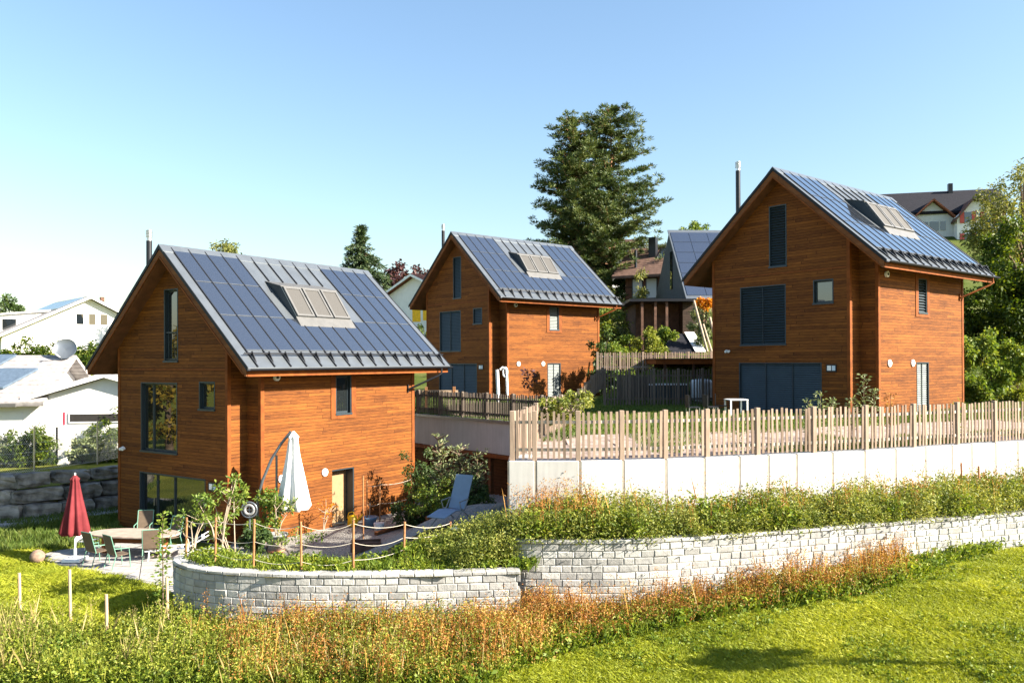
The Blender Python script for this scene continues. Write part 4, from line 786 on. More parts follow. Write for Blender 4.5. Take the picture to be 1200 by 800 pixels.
def gable_house(name, label, loc, rz, W, he, hr, D_, wall, roof, wins=(), over=.5, group=None, sides=(), cat='house'):
    t = thing(name, label, cat, loc, rz, group); b = MB(); b.prism([(-W / 2, -3), (W / 2, -3), (W / 2, he), (0, hr), (-W / 2, he)], 0, D_); b.build('wall', wall, t)
    s = (hr - he) / (W / 2); e = W / 2 + over; r = MB()
    r.prism([(-e, hr - s * e + .08), (0, hr + .08), (e, hr - s * e + .08), (e, hr - s * e + .3), (0, hr + .32), (-e, hr - s * e + .3)], -over, D_ + over); ro = r.build('roof', roof, t)
    v = MB(); v.prism([(-e - .03, hr - s * e + .02), (0, hr + .02), (e + .03, hr - s * e + .02), (e + .03, hr - s * e + .26), (0, hr + .28), (-e - .03, hr - s * e + .26)], -over - .06, -over - .003); v.build('verge_board', M['white'], ro)
    for (u0, u1, z0, z1, mt) in wins:
        w_ = MB(); w_.bb((u0 - .08, -.06, z0 - .08), (u1 + .08, -.003, z1 + .08)); wo = w_.build('window', M['white'], t); MB().bb((u0, -.075, z0), (u1, -.062, z1)).build('pane', mt, wo)
    for (y0, y1, z0, z1, sg, mt) in sides:
        w_ = MB(); x = sg * W / 2; w_.bb((x + sg * .003, y0 - .08, z0 - .08), (x + sg * .06, y1 + .08, z1 + .08)); wo = w_.build('window', M['white'], t); MB().bb((x + sg * .062, y0, z0), (x + sg * .075, y1, z1)).build('pane', mt, wo)
    return t, ro, s
g0 = M['glass']
def basez(p, z): p = p.copy(); p.z = z; return p
# far left white house
a = P(104, 347, 92); zb = 7.0; W = 17
t, ro, s = gable_house('white_house', 'white gable house with blue roof panels, far left behind the satellite dish', basez(a, zb), R(44), W, a.z - zb - 4.6, a.z - zb - .3, 12, M['render'], M['tile_pale'],
    [(-1.3, -.55, a.z - zb - 3.2, a.z - zb - 2.0, g0), (.0, .7, a.z - zb - 3.2, a.z - zb - 2.0, g0), (1.2, 1.95, a.z - zb - 3.2, a.z - zb - 2.0, g0)], .8)
M['panel_far'] = plain('pale_blue_panel', (.10, .14, .19), .2, .2, .8)
hr = a.z - zb - .3; sl = s
for (s0, s1, y0, y1) in ((.5, 3.2, .2, 4.6), (.6, 4.6, 5.0, 11.4)):
    b = MB(); q = [(-x, y, hr - sl * x + h) for h in (.33, .42) for (x, y) in ((s0, y0), (s0, y1), (s1, y1), (s1, y0))]; b.poly(q, [(0, 1, 2, 3), (4, 5, 6, 7), (0, 1, 5, 4), (1, 2, 6, 5), (2, 3, 7, 6), (3, 0, 4, 7)]); b.build('solar_panel', M['panel_far'], ro)
b = MB(); b.prism([(-3.4, hr - 3.9), (-8.6, hr - 3.9), (-8.6, hr - 2.1), (-3.4, hr - 1.5)], 2.6, 9.5); d = b.build('dormer', M['render'], t)
b = MB(); b.prism([(-2.6, hr - 1.35), (-9.0, hr - 2.1), (-9.0, hr - 1.95), (-2.6, hr - 1.15)], 2.2, 9.9); b.build('dormer_roof', M['render_grey'], d)
MB().bb((-8.68, 3.4, hr - 3.6), (-8.61, 5.2, hr - 2.4)).build('dormer_window', g0, d); MB().bb((-7.9, 2.53, hr - 3.6), (-6.6, 2.59, hr - 2.4)).build('dormer_window', g0, d)
b = MB(); b.bb((3.4, -2.2, 0), (3.7, -1.9, hr - 6)); b.build('porch_post', M['white'], t)
b = MB(); b.prism([(-.4, hr - 6.0), (2.4, hr - 4.6), (5.2, hr - 6.0), (5.2, hr - 5.75), (2.4, hr - 4.35), (-.4, hr - 5.75)], -2.6, -.87); b.build('porch_roof', M['render_grey'], t)
b = MB(); b.bb((2.2, 3, hr - .4), (2.6, 3.4, hr + .5)); b.build('chimney', M['wood_old'], t)
# near left white building: main roof running left, front wing with its gable towards the lawn
a = P(125, 436, 45); zb = 1.85; W = 7.9
t, ro, s = gable_house('white_bungalow', 'low white bungalow with tiled roof and solar collectors, behind the hedge at left', basez(a, zb), R(6), W, 2.75, a.z - zb - .3, 9, M['render'], M['tile_pale'], [(-1.9, 1.1, 1.55, 1.95, M['interior'])], .35)
b = MB(); e0, e1 = 2.75, 5.0; b.prism([(-.02, -2), (5.6, -2), (5.6, e0 + 1.7), (3.6, e1 - .1), (-.02, e0)], -24, -W / 2 - .006, axis='x'); b.build('main_wall', M['render'], t)
b = MB(); b.prism([(-.6, e0 - .32), (3.6, e1 - .02), (7.6, e0 - .1), (7.6, e0 + .12), (3.6, e1 + .22), (-.6, e0 - .1)], -24.3, -W / 2 + .9, axis='x'); mr = b.build('main_roof', M['tile_pale'], t)
k = (e1 - e0 + .3) / 4.2; up = lambda x, y, h: (x, y, e0 - .1 + (y + .6) * k + h)
for (x0, x1, y0, y1) in ((-14.5, -7.4, 1.5, 3.4), (-8.4, -5.6, .4, 2.1)):
    b = MB(); q = [up(x, y, h) for h in (.08, .2) for (x, y) in ((x0, y0), (x1, y0), (x1 + 1.1, y1), (x0 + 1.1, y1))]; b.poly(q, [(3, 2, 1, 0), (4, 5, 6, 7), (0, 1, 5, 4), (1, 2, 6, 5), (2, 3, 7, 6), (3, 0, 4, 7)]); b.build('solar_collector', M['panel_far'], mr)
b = MB(); b.bb((-7.0, -.07, -1), (-4.4, -.006, 2.1)); b.build('garage_door', M['white'], t)
b = MB(); b.bb((-24, -.75, e0 - .34), (-W / 2 - .45, -.62, e0 - .16)); b.build('gutter', M['metal_light'], t)
q = P(77, 409.5, 48); dsh = thing('satellite_dish', 'grey satellite dish standing on the tiled bungalow roof', 'satellite dish', q)
b = MB(); n = 24; rr = [(.02, 0), (.3, .03), (.5, .09), (.62, .16)]
b.lathe(rr, (0, 0, 0), n); b.lathe([(.635, .16), (.61, .165)], (0, 0, 0), n); di = b.build('dish', M['metal'], dsh); di.rotation_euler = (R(68), 0, R(14))
b = MB(); b.tube([(0, .05, -.1), (0, .25, -.5), (0, .25, -1.1)], .04, 8); b.build('mast', M['steel'], dsh); b = MB(); b.tube([(-.1, -.2, -.55), (-.25, -.75, -.2)], .025, 6); b.box((-.26, -.79, -.17), (.1, .14, .1)); b.build('feed_arm', M['white'], dsh)
# white house with a red-brown roof between the first two timber houses
a = P(486, 321, 88); zb = 8.0; hr = a.z - zb - .3
t, ro, s = gable_house('white_house', 'white house with red-brown tiled roof, seen between the two left timber houses', basez(a, zb), R(-42), 11.5, hr - 2.3, hr, 11, M['render'], M['tile_red'], [(2.2, 3.3, hr - 4.4, hr - 3.2, g0)], .6)
b = MB(); b.prism([(1.4, hr - 2.6), (3.0, hr - 1.9), (4.6, hr - 2.6), (4.6, hr - 2.4), (3.0, hr - 1.7), (1.4, hr - 2.4)], -1.4, -.66); b.build('gable_canopy', M['render_grey'], t)
q = P(492, 368, 84); t = thing('awning', 'yellow canvas awning panels in front of the white house wall', 'awning', q); b = MB(); b.box((-.35, 0, 0), (.85, .05, 1.6), 0, Matrix.Rotation(.12, 3, 'X')); b.build('canvas', M['yellow'], t); b = MB(); b.box((.55, .1, .1), (.5, .05, 1.5), 0, Matrix.Rotation(.12, 3, 'X')); b.build('canvas', M['yellow'], t)
q = base_at(492, 80); tree('bush', 'fresh green bush below the yellow awning', q, hgt(q, 492, 376), [(0, 0, hgt(q, 492, 376) * .6, 1.2, 1, 1.2)], M['leaf_green'], 2400, .2, .12, .06, cat='bush', seed=41)
# dark house with the steep solar roof
A, Fe, Be = P(784, 272, 66), P(805, 349, 61), P(767, 356, 71); t = thing('dark_house', 'dark slate house with steep solar roof above a timber base', 'house', (Fe.x, Fe.y, 8)); o = Vector(t.location); ex = Vector((9, .6, 0))
b = MB(); b.poly([q - o for q in (Fe, A, Be, Fe + ex, A + ex, Be + ex)], [(0, 1, 2), (3, 5, 4), (0, 3, 4, 1), (1, 4, 5, 2), (2, 5, 3, 0)]); b.build('wall', M['slate'], t)
nrm = (A - Fe).cross(ex).normalized(); nrm = nrm if nrm.y < 0 else -nrm
def rp(u, v, h): return Fe + (A - Fe) * v + ex * u + nrm * h - o
def rslab(b, u0, u1, v0, v1, h0, h1): b.poly([rp(u, v, h) for h in (h0, h1) for (u, v) in ((u0, v0), (u1, v0), (u1, v1), (u0, v1))], [(3, 2, 1, 0), (4, 5, 6, 7), (0, 1, 5, 4), (1, 2, 6, 5), (2, 3, 7, 6), (3, 0, 4, 7)])
b = MB(); rslab(b, -.012, 1.02, -.03, 1.02, .004, .1); ro = b.build('roof', M['metal'], t)
for i in range(6):
    for j in range(6): b = MB(); rslab(b, .005 + i * .165, .005 + i * .165 + .16, .02 + j * .16, .02 + j * .16 + .153, .104, .14); b.build('solar_panel', M['solar'], ro)
m1, m2 = (Fe + A) * .5, (A + Be) * .5; w0 = Fe.lerp(Be, .42)
b = MB(); gn = Vector((-1, -.1, 0)); gn.normalize(); b.beam(w0 - o + gn * .05 + Vector((0, 0, .9)), w0 - o + gn * .05 + Vector((0, 0, 3.9)), .5, .08, 0, gn); b.build('slit_window', M['glass'], t)
c0, c1 = P(742, 360, 63), P(813, 352, 62)
b = MB(); b.bb((c0.x - o.x, .8, -2), (c1.x - o.x, 8, c1.z - 8 - .25)); b.build('timber_base', M['wood_old'], t)
b = MB(); b.bb((c0.x - o.x - .8, -1.6, c1.z - 8 - .24), (c1.x - o.x - .1, 8, c1.z - 8 - .05)); b.build('canopy', M['black'], t)
b = MB(); b.bb((P(795, 380, 62).x - o.x, -.6, -2), (c1.x - o.x, .79, c1.z - 8 - .26)); b.build('timber_store', siding('grey_store_boards', (.03, .022, .018), (.09, .06, .045), .2), t)
for px_ in (748, 763, 776): b = MB(); x = P(px_, 380, 61.5).x - o.x; b.bb((x - .09, -1.4, -2), (x + .09, -1.2, c1.z - 8 - .25)); b.build('canopy_post', M['wood_old'], t)
# pergola poles and slate shed roof beside it
t = thing('shed', 'low slate shed roof with a white verge, below the dark timber base', 'shed', P(795, 412, 56)); o = Vector(t.location)
b = MB(); q = [P(776, 414, 55), P(816, 414, 55), P(802, 391, 59), P(786, 391, 59)]; b.poly([p - o for p in q] + [p - o - Vector((0, 0, .12)) for p in q], [(0, 1, 2, 3), (7, 6, 5, 4), (0, 4, 5, 1), (1, 5, 6, 2), (2, 6, 7, 3), (3, 7, 4, 0)]); b.build('roof', M['tile_dark'], t)
b = MB(); b.beam(q[1] - o + Vector((.3, 0, .1)), q[2] - o + Vector((.35, 0, .1)), .7, .06); b.build('verge_board', M['white'], t); b = MB(); b.prism([(-1.4, -3), (1.2, -3), (1.2, -.15), (-1.4, -.15)], .3, 3); b.build('wall', M['wood_old'], t)
t = thing('pergola', 'leaning white pergola poles covered with climbing plants beside the timber base', 'pergola', P(822, 400, 54)); o = Vector(t.location)
for (x0, y0, x1, y1) in ((813, 352, 829, 412), (824, 380, 834, 412), (832, 372, 841, 412)): b = MB(); b.tube([P(x0, y0, 54.5) - o, P(x1, y1, 53.5) - o], .08, 8); b.build('pole', M['stem'], t)
q = P(827, 356, 55); q.z -= .9; tree('bush', 'vivid orange climber beside the left eave of the right-hand timber house', q, 1.6, [(0, 0, .9, .75, .5, .5)], M['leaf_orange'], 900, .2, .13, .05, cat='bush', seed=42)
# brown house with white blinds
c0, c1 = P(733, 325, 78), P(786, 318, 76); t = thing('brown_house', 'brown timber house with white roller blinds and a crimson awning', 'house', basez(c0, 8)); o = Vector(t.location); dx = (c1 - c0); dx.z = 0
ang = math.atan2(dx.y, dx.x); Lx = dx.length + 3; t.rotation_euler = (0, 0, ang); ht = c0.z - 8
b = MB(); b.bb((0, 0, -2), (Lx, 8, ht + .2)); b.build('wall', siding('dark_boards', (.06, .028, .018), (.18, .085, .05), 1.1), t)
b = MB(); b.prism([(-1.1, ht - .2), (4.2, ht + 3.0), (9, ht), (9, ht + .2), (4.2, ht + 3.25), (-1.1, ht + .05)], -1.0, Lx + 1, axis='x'); ro = b.build('roof', M['tile_brown'], t)
def rq(x, y, h): return (x, y, ht + .05 + (y + 1.1) * 3.2 / 5.3 + h)
b = MB(); b.poly([rq(*q) for q in ((2.5, 2.0, .12), (4.2, 2.0, .12), (4.2, 3.8, .12), (2.5, 3.8, .12), (2.5, 2.0, -.02), (4.2, 2.0, -.02), (4.2, 3.8, -.02), (2.5, 3.8, -.02))], [(0, 1, 2, 3), (0, 4, 5, 1), (1, 5, 6, 2), (2, 6, 7, 3), (3, 7, 4, 0)]); b.build('skylight', M['glass'], ro)
b = MB(); b.bb((1.6, 2.2, ht + 1.8), (2.3, 3.0, ht + 4)); b.build('chimney', M['black'], ro); b = MB(); b.tube([(.9, .4, ht + .7), (.9, .4, ht + 2.6)], .14, 10); b.build('stove_pipe', M['black'], ro)
for (x0, x1) in ((.75, 1.65), (2.1, 3.05)):
    b = MB(); b.bb((x0 - .1, -.05, ht - 2.15), (x1 + .1, -.003, ht - .15)); w_ = b.build('window', M['black'], t); MB().bb((x0, -.075, ht - 2.05), (x1, -.052, ht - .25)).build('roller_blind', M['blindw'], w_)
b = MB(); b.poly([(.7, -.02, ht - 2.3), (3.1, -.02, ht - 2.3), (3.1, -1.2, ht - 2.75), (.7, -1.2, ht - 2.75), (.7, -.02, ht - 2.36), (3.1, -.02, ht - 2.36), (3.1, -1.2, ht - 2.95), (.7, -1.2, ht - 2.95)], [(0, 1, 2, 3), (4, 7, 6, 5), (0, 3, 7, 4), (1, 5, 6, 2), (2, 6, 7, 3)]); b.build('awning', M['awning_red'], t)
b = MB(); b.beam((-1, -2, ht - 3.0), (2.6, -2, ht - 2.8), .08, .1); [b.beam((x, -2, ht - 4), (x, -2, ht - 2.9), .08, .08) for x in (-.9, .4, 1.6)]; b.build('balcony_rail', M['picket'], t)
b = MB(); b.bb((-1.1, -2.1, ht - 4.2), (3, -.01, ht - 4.0)); b.build('balcony', M['wood_old'], t)
# apartment block behind the pines, grey block beside it
M['render_pink'] = plain('salmon_render', (.62, .42, .33), .9, var=.1, scale=.4)
q = basez(P(688, 300, 115), 14); t = thing('apartment_block', 'cream and salmon apartment block partly hidden behind the pine trunks', 'building', q); hb = P(690, 285, 115).z - 14
b = MB(); b.bb((-4, 0, -4), (7, 9, hb)); b.build('wall', M['render_pink'], t)
for zz in (hb - 1.6, hb - 4.4): b = MB(); b.bb((-4.6, -1.4, zz - .9), (7.4, -.02, zz)); b.build('balcony', M['render'], t)
for x in (-3, -.2, 2.6, 5.2):
    for zz in (hb - 1.4, hb - 4.2): b = MB(); b.bb((x, -.06, zz), (x + 1.3, -.003, zz + 1.1)); b.build('window', g0, t)
b = MB(); b.bb((-4.6, -1.5, hb), (7.6, 9.5, hb + .3)); b.build('roof', M['tile_brown'], t)
q = basez(P(738, 330, 105), 13); t = thing('white_house', 'small white house wall glimpsed beside the golden tree under the pines', 'house', q); hb = P(738, 303, 105).z - 13
b = MB(); b.bb((-3.2, 0, -4), (1.4, 6, hb)); b.build('wall', M['render'], t); b = MB(); b.bb((-2.4, -.05, hb - 2.4), (-1.3, -.003, hb - .9)); b.build('window', g0, t); b = MB(); b.prism([(-.9, hb), (3, hb + 1.7), (7, hb), (7, hb + .2), (3, hb + 1.95), (-.9, hb + .25)], -3.8, 2, axis='x'); b.build('roof', M['tile_dark'], t)
q = basez(P(758, 300, 110), 14); t = thing('grey_house', 'grey metal clad block above the roof of the brown house', 'building', q); hb = P(758, 288, 110).z - 14
b = MB(); b.bb((-2.6, 0, -4), (5, 6, hb)); b.build('wall', M['render_grey'], t); b = MB(); b.bb((-2.8, -.2, hb), (5.2, 6.2, hb + .2)); b.build('roof', M['metal'], t)
# house at the top right
a = P(1093, 236, 100); zb = 20.0; t = thing('white_house', 'white house with red shutters on the hill at the top right, dark roof', 'house', basez(a, zb), R(-14)); h0 = a.z - zb
b = MB(); b.prism([(-2.3, -6), (2.3, -6), (2.3, h0 - 2.2), (0, h0 - .1), (-2.3, h0 - 2.2)], 0, 6); b.build('wall', M['render_grey'], t)
for sg in (-1, 1): b = MB(); b.prism([(0, h0), (sg * 2.9, h0 - 2.65), (sg * 2.9, h0 - 2.45), (0, h0 + .25)], -.7, 6); b.build('gable_roof', M['tile_red'], t)
for (x0, x1) in ((-1.1, -.55), (-.35, .65), (.85, 1.4)): b = MB(); b.bb((x0, -.06, h0 - 3.6), (x1, -.003, h0 - 2.5)); b.build('window', g0, t)
b = MB(); b.prism([(2.31, -6), (6.9, -6), (6.9, h0 - 2.8), (5.2, h0 - .6), (4.0, h0 - .4), (2.31, h0 - 2.2)], -1.5, 5); b.build('side_wall', M['render'], t)
b = MB(); b.prism([(2.0, h0 - 2.9), (4.0, h0 - .35), (5.3, h0 - .5), (7.4, h0 - 3.2), (7.4, h0 - 2.95), (5.35, h0 - .28), (4.0, h0 - .12), (2.0, h0 - 2.65)], -2.1, 5); b.build('hipped_roof', M['tile_brown'], t)
for (x0, z0) in ((3.1, h0 - 3.0), (5.3, h0 - 3.1), (3.1, h0 - 5.6)):
    b = MB(); b.bb((x0, -1.58, z0), (x0 + .75, -1.503, z0 + 1.25)); w_ = b.build('window', g0, t); MB().bb((x0 - .5, -1.6, z0 - .05), (x0 - .04, -1.51, z0 + 1.3)).build('shutter', M['shutter_red'], w_); MB().bb((x0 + .79, -1.6, z0 - .05), (x0 + 1.25, -1.51, z0 + 1.3)).build('shutter', M['shutter_red'], w_)
b = MB(); b.prism([(-.2, h0 - 1.6), (6.5, h0 + 2.1), (7, h0 + 2.1), (13, h0 - 1.6), (13, h0 - 1.3), (7, h0 + 2.4), (6.5, h0 + 2.4), (-.2, h0 - 1.3)], -5, 9, axis='x'); mr = b.build('main_roof', M['tile_dark'], t)
b = MB(); b.prism([(.4, -6), (12.4, -6), (12.4, h0 - 1.6), (6.5, h0 + 2), (.4, h0 - 1.6)], -4.2, 8.2, axis='x'); b.build('main_wall', M['wood_old'], t)
b = MB(); b.bb((3.2, 5.6, h0 + .5), (3.7, 6.2, h0 + 3.2)); b.build('chimney', M['black'], mr)
# timber carport between the two upper houses
t = thing('carport', 'flat-roofed brown timber carport behind the tall dark fence', 'carport', (P(800, 430, 47).x, 47, 4.25)); o = Vector(t.location); xa, xb = P(768, 425, 46.5).x - o.x, P(860, 425, 46.5).x - o.x; zt = P(800, 421, 46.5).z - o.z
b = MB(); b.bb((xa, -.6, zt - .26), (xb, 3.4, zt)); b.build('flat_roof', M['trim'], t); b = MB(); b.bb((xa - .1, -.7, zt + .003), (xb + .1, 3.5, zt + .06)); b.build('roof_edge', M['wood_old'], t)
b = MB(); b.bb((xa + .5, 2.4, -.3), (xb, 2.5, zt - .27)); b.build('back_wall', siding('carport_boards', (.045, .018, .01), (.13, .055, .025), .16), t)
for x in (xa + .6, (xa + xb) / 2, xb - .3): b = MB(); b.bb((x - .07, -.3, -.3), (x + .07, -.16, zt - .265)); b.build('carport_post', M['wood_old'], t)
t = thing('wood_store', 'grey weathered board screen behind the tall dark fence, left of the carport', 'screen', (P(745, 460, 45).x, 45, 4.2)); b = MB()
for i in range(16): b.bb((-1.0 + i * .13, 0, 0), (-1.0 + i * .13 + .12, .05, 1.55 + .05 * math.sin(i * 3)))
b.build('board_panel', M['picket_dark'], t); b = MB(); b.bb((-1.0, .052, .4), (1.1, .1, .5)); b.bb((-1.0, .052, 1.2), (1.1, .1, 1.3)); b.build('cross_rail', M['picket_dark'], t)
t = thing('garden_box', 'dark grey garden storage box with pale edges under the carport', 'storage box', (P(782, 470, 44.8).x, 44.8, 4.2)); b = MB(); b.bb((-.95, 0, .05), (1.1, .8, 1.05)); b.build('body', M['anth'], t, .02); b = MB(); b.bb((-1.0, -.05, 1.055), (1.15, .85, 1.13)); b.build('lid', M['render_grey'], t)
t = thing('water_tank', 'pale grey water tank standing under the carport', 'water tank', (P(822, 470, 45).x, 45, 4.2)); b = MB(); b.lathe([(.02, 0), (.55, 0), (.62, .2), (.62, 1.2), (.5, 1.35), (.02, 1.4)], (0, 0, 0), 20); b.build('body', M['render_grey'], t); b = MB(); b.lathe([(.18, 1.41), (.18, 1.5), (.02, 1.5)], (0, 0, 0), 14); b.build('lid', M['black'], t)
# ================================================================== garden furniture and small things
M['green_paint'] = plain('mint_green_paint', (.11, .24, .175), .5, var=.1); M['mesh'] = plain('brown_sling_fabric', (.10, .07, .045), .8); M['table_top'] = plain('weathered_grey_table', (.30, .24, .195), .8, var=.2, scale=4)
m = NT('red_canvas'); c = m.coord(); M['red'] = m.done(m.ramp(m.noise(c, 3, 4), [(.3, (.11, .015, .019)), (.7, (.165, .026, .031))]), .85, 0, .2)
M['canvas'] = plain('white_canvas', (.78, .77, .74), .85, var=.05); M['rope'] = plain('pale_rope', (.5, .46, .38), .9); M['stake'] = plain('orange_wood_stake', (.28, .13, .05), .8, var=.3, scale=8); M['stake_pale'] = plain('pale_wood_stake', (.42, .30, .19), .85, var=.2, scale=8)
M['terracotta'] = plain('terracotta', (.45, .18, .09), .8); M['potgrey'] = plain('grey_planter', (.22, .225, .225), .7); M['blue'] = plain('steel_blue_glaze', (.10, .17, .26), .35); M['bluefab'] = plain('blue_grey_sling', (.16, .22, .31), .7, var=.08); M['canyellow'] = plain('yellow_plastic', (.8, .5, .005), .4); M['lid'] = plain('stone_ball', (.21, .14, .10), .9, var=.3, scale=14, bump=.5)
def copy_tree(o, parent=None):
    c = o.copy(); COL.objects.link(c); c.parent = parent
    for ch in [x for x in list(bpy.data.objects) if x.parent == o]: copy_tree(ch, c)
    return c
def closed_parasol(t, top, z0, z1, r0, mt, folds=8):
    b = MB(); n = folds * 6; prof = [(0, r0 * .82), (.06, r0), (.35, r0 * .74), (.7, r0 * .43), (.9, r0 * .3), (.93, r0 * .36), (1, r0 * .05)]; V, Fc = [], []
    for f, r in prof:
        for j in range(n): a = 2 * math.pi * j / n; k = r * (1 + .26 * math.cos(folds * a + .4 * math.sin(3 * f + a)) * (1 - f * .55) + .05 * math.sin(5 * a + 7 * f)); V.append((top[0] + k * math.cos(a), top[1] + k * math.sin(a), z0 + (z1 - z0) * f))
    for i in range(len(prof) - 1):
        for j in range(n): Fc.append((i * n + j, i * n + (j + 1) % n, (i + 1) * n + (j + 1) % n, (i + 1) * n + j))
    b.poly(V, Fc, 0, True); return b.build('canopy', mt, t)
q = PZ(88, 657, .05); t = thing('parasol', 'closed dark red parasol on a white pole beside the garden table', 'parasol', q)
h = P(88, 556, q.y).z - q.z; closed_parasol(t, (0, 0), P(88, 626, q.y).z - q.z, h, .4, M['red'])
b = MB(); b.tube([(0, 0, .1), (0, 0, h + .06)], .028, 10); b.build('pole', M['white'], t); b = MB(); b.box((0, 0, .06), (.6, .6, .1)); b.tube([(0, 0, .11), (0, 0, .4)], .05, 10); b.build('base', M['white'], t, .015)
q = PZ(158, 625, .75); q.z = .045; TBL = q; t = thing('garden_table', 'oval weathered garden table on thick brown legs on the patio', 'table', q, R(-8))
b = MB(); pr = [(1.6 * math.cos(a) * (abs(math.cos(a)) ** -.25 if abs(math.cos(a)) > .3 else 1.3), .72 * math.sin(a)) for a in [2 * math.pi * i / 36 for i in range(36)]]; pr = [(max(-1.65, min(1.65, x)), y) for x, y in pr]; b.prism(pr, .69, .745, 0, 'z'); b.build('tabletop', M['table_top'], t, .008)
for x in (-1.0, 1.0):
    b = MB(); b.box((x, 0, .36), (.16, .5, .66)); b.build('leg', M['barge'], t, .01); b = MB(); b.box((x, 0, .035), (.2, .95, .07)); b.build('foot', M['table_top'], t, .01)
b = MB(); b.box((0, 0, .45), (1.84, .08, .14)); b.build('stretcher', M['barge'], t)
def make_chair(label, fm, mm):
    t = thing('garden_chair', label, 'chair', (0, 0, 0), 0, 'chairs around the garden table'); r = .016
    for x in (-.27, .27):
        b = MB(); b.tube([(x, -.25, 0), (x, -.22, .42), (x, -.2, .62), (x, .1, .64)], r, 7); b.build('leg', fm, t); b = MB(); b.tube([(x, .34, 0), (x, .22, .42)], r, 7); b.build('leg', fm, t)
        b = MB(); b.tube([(x, .2, .41), (x, .27, .66), (x, .38, 1.08)], r, 7); b.tube([(x, .1, .64), (x, .27, .66)], r * 1.2, 6); b.build('armrest', fm, t)
    b = MB(); b.poly([(-.25, -.24, .42), (.25, -.24, .42), (.25, .2, .4), (-.25, .2, .4), (-.25, -.24, .44), (.25, -.24, .44), (.25, .2, .42), (-.25, .2, .42)], [(3, 2, 1, 0), (4, 5, 6, 7), (0, 1, 5, 4), (1, 2, 6, 5), (2, 3, 7, 6), (3, 0, 4, 7)]); b.build('seat', mm, t)
    b = MB(); b.poly([(-.25, .21, .44), (.25, .21, .44), (.25, .37, 1.06), (-.25, .37, 1.06), (-.25, .23, .44), (.25, .23, .44), (.25, .39, 1.06), (-.25, .39, 1.06)], [(3, 2, 1, 0), (4, 5, 6, 7), (0, 1, 5, 4), (1, 2, 6, 5), (2, 3, 7, 6), (3, 0, 4, 7)]); b.build('backrest', mm, t)
    b = MB(); b.tube([(-.27, .38, 1.08), (.27, .38, 1.08)], r, 7); b.build('top_rail', fm, t); return t
ch = make_chair('mint green garden chair nearest the parasol, on the lawn side of the table', M['green_paint'], M['mesh'])
spots = [((114, 660), 148, None), ((139, 664), 142, 'mint green garden chair on the lawn side of the table, nearer the curved wall'), ((168, 634), 10, 'mint green garden chair behind the table against the big window'), ((199, 643), -25, 'mint green garden chair at the far right corner of the table'), ((178, 656), 200, 'mint green garden chair at the near right corner of the table')]
for (px_, py_), rz, lab in spots:
    o = ch if lab is None else copy_tree(ch)
    if lab: o['label'] = lab
    p_ = PZ(px_, py_, .05); o.location = p_; o.rotation_euler = (0, 0, R(rz))
o = make_chair('white garden chair at the parasol end of the table', M['white'], M['canvas']); o.location = PZ(103, 647, .05); o.rotation_euler = (0, 0, R(80))
t = thing('sun_lounger', 'low white tubular sun lounger on the patio beside the table', 'sun lounger', PZ(208, 652, .05), R(22)); r = .02
for y in (-.3, .3): b = MB(); b.tube([(-1.0, y, .33), (.3, y, .33), (1.0, y, .72)], r, 7); b.build('side_rail', M['white'], t)
for (x, y) in ((-.9, -.3), (-.9, .3), (.3, -.3), (.3, .3)): b = MB(); b.tube([(x, y, 0), (x + .03, y, .33)], r, 7); b.build('leg', M['white'], t)
b = MB()
for i in range(9): x = -.95 + i * .22; z = .345 + max(0, x - .3) * .56; b.box((x, 0, z), (.09, .58, .016))
b.build('slats', M['white'], t)
q = PZ(44, 652, .24); tag(MB().lathe([(.02, -.24), (.13, -.2), (.21, -.11), (.24, 0), (.21, .11), (.13, .2), (.02, .24)], (0, 0, 0), 20).build('stone_ball', M['lid']), 'brown stone ball lying on the lawn at the left end of the patio', 'garden ball').location = q
q = PZ(163, 681, .045); t = thing('garden_torch', 'thin black garden torch with a small foot, on the patio edge', 'torch', q); b = MB(); b.tube([(0, 0, .04), (.08, .06, .75)], .012, 6); b.build('pole', M['black'], t); b = MB(); b.lathe([(.02, .06), (.07, .05), (.08, 0), (.02, 0)], (0, 0, 0), 12); b.build('foot', M['black'], t)
# cantilever parasol by the house wall
Yc = 28.8; q = P(318, 600, Yc); q.z = float(terr(q.x, q.y)) if True else 0; q.z = max(q.z, .07); t = thing('cantilever_parasol', 'closed white cantilever parasol hanging from a curved grey arm by the house wall', 'parasol', q); L_ = lambda px_, py_: P(px_, py_, Yc) - q
b = MB(); b.tube([Vector((L_(301, 600).x, 0, .1))] + [L_(*v) for v in ((302, 586), (308, 562), (318, 538), (330, 519), (341, 505.5))], .05, 10); b.build('arm', M['metal'], t)
b = MB(); b.tube([L_(324, 533), Vector((L_(324, 533).x, 0, .1))], .04, 10); b.build('post', M['metal'], t); b = MB(); b.box((L_(312, 600).x, 0, .05), (.9, .7, .1)); b.build('base_plate', M['potgrey'], t)
c0, c1 = L_(344, 597), L_(341, 505); closed_parasol(t, (c0.x, c0.y), c0.z, c1.z, .5, M['canvas'], 6)
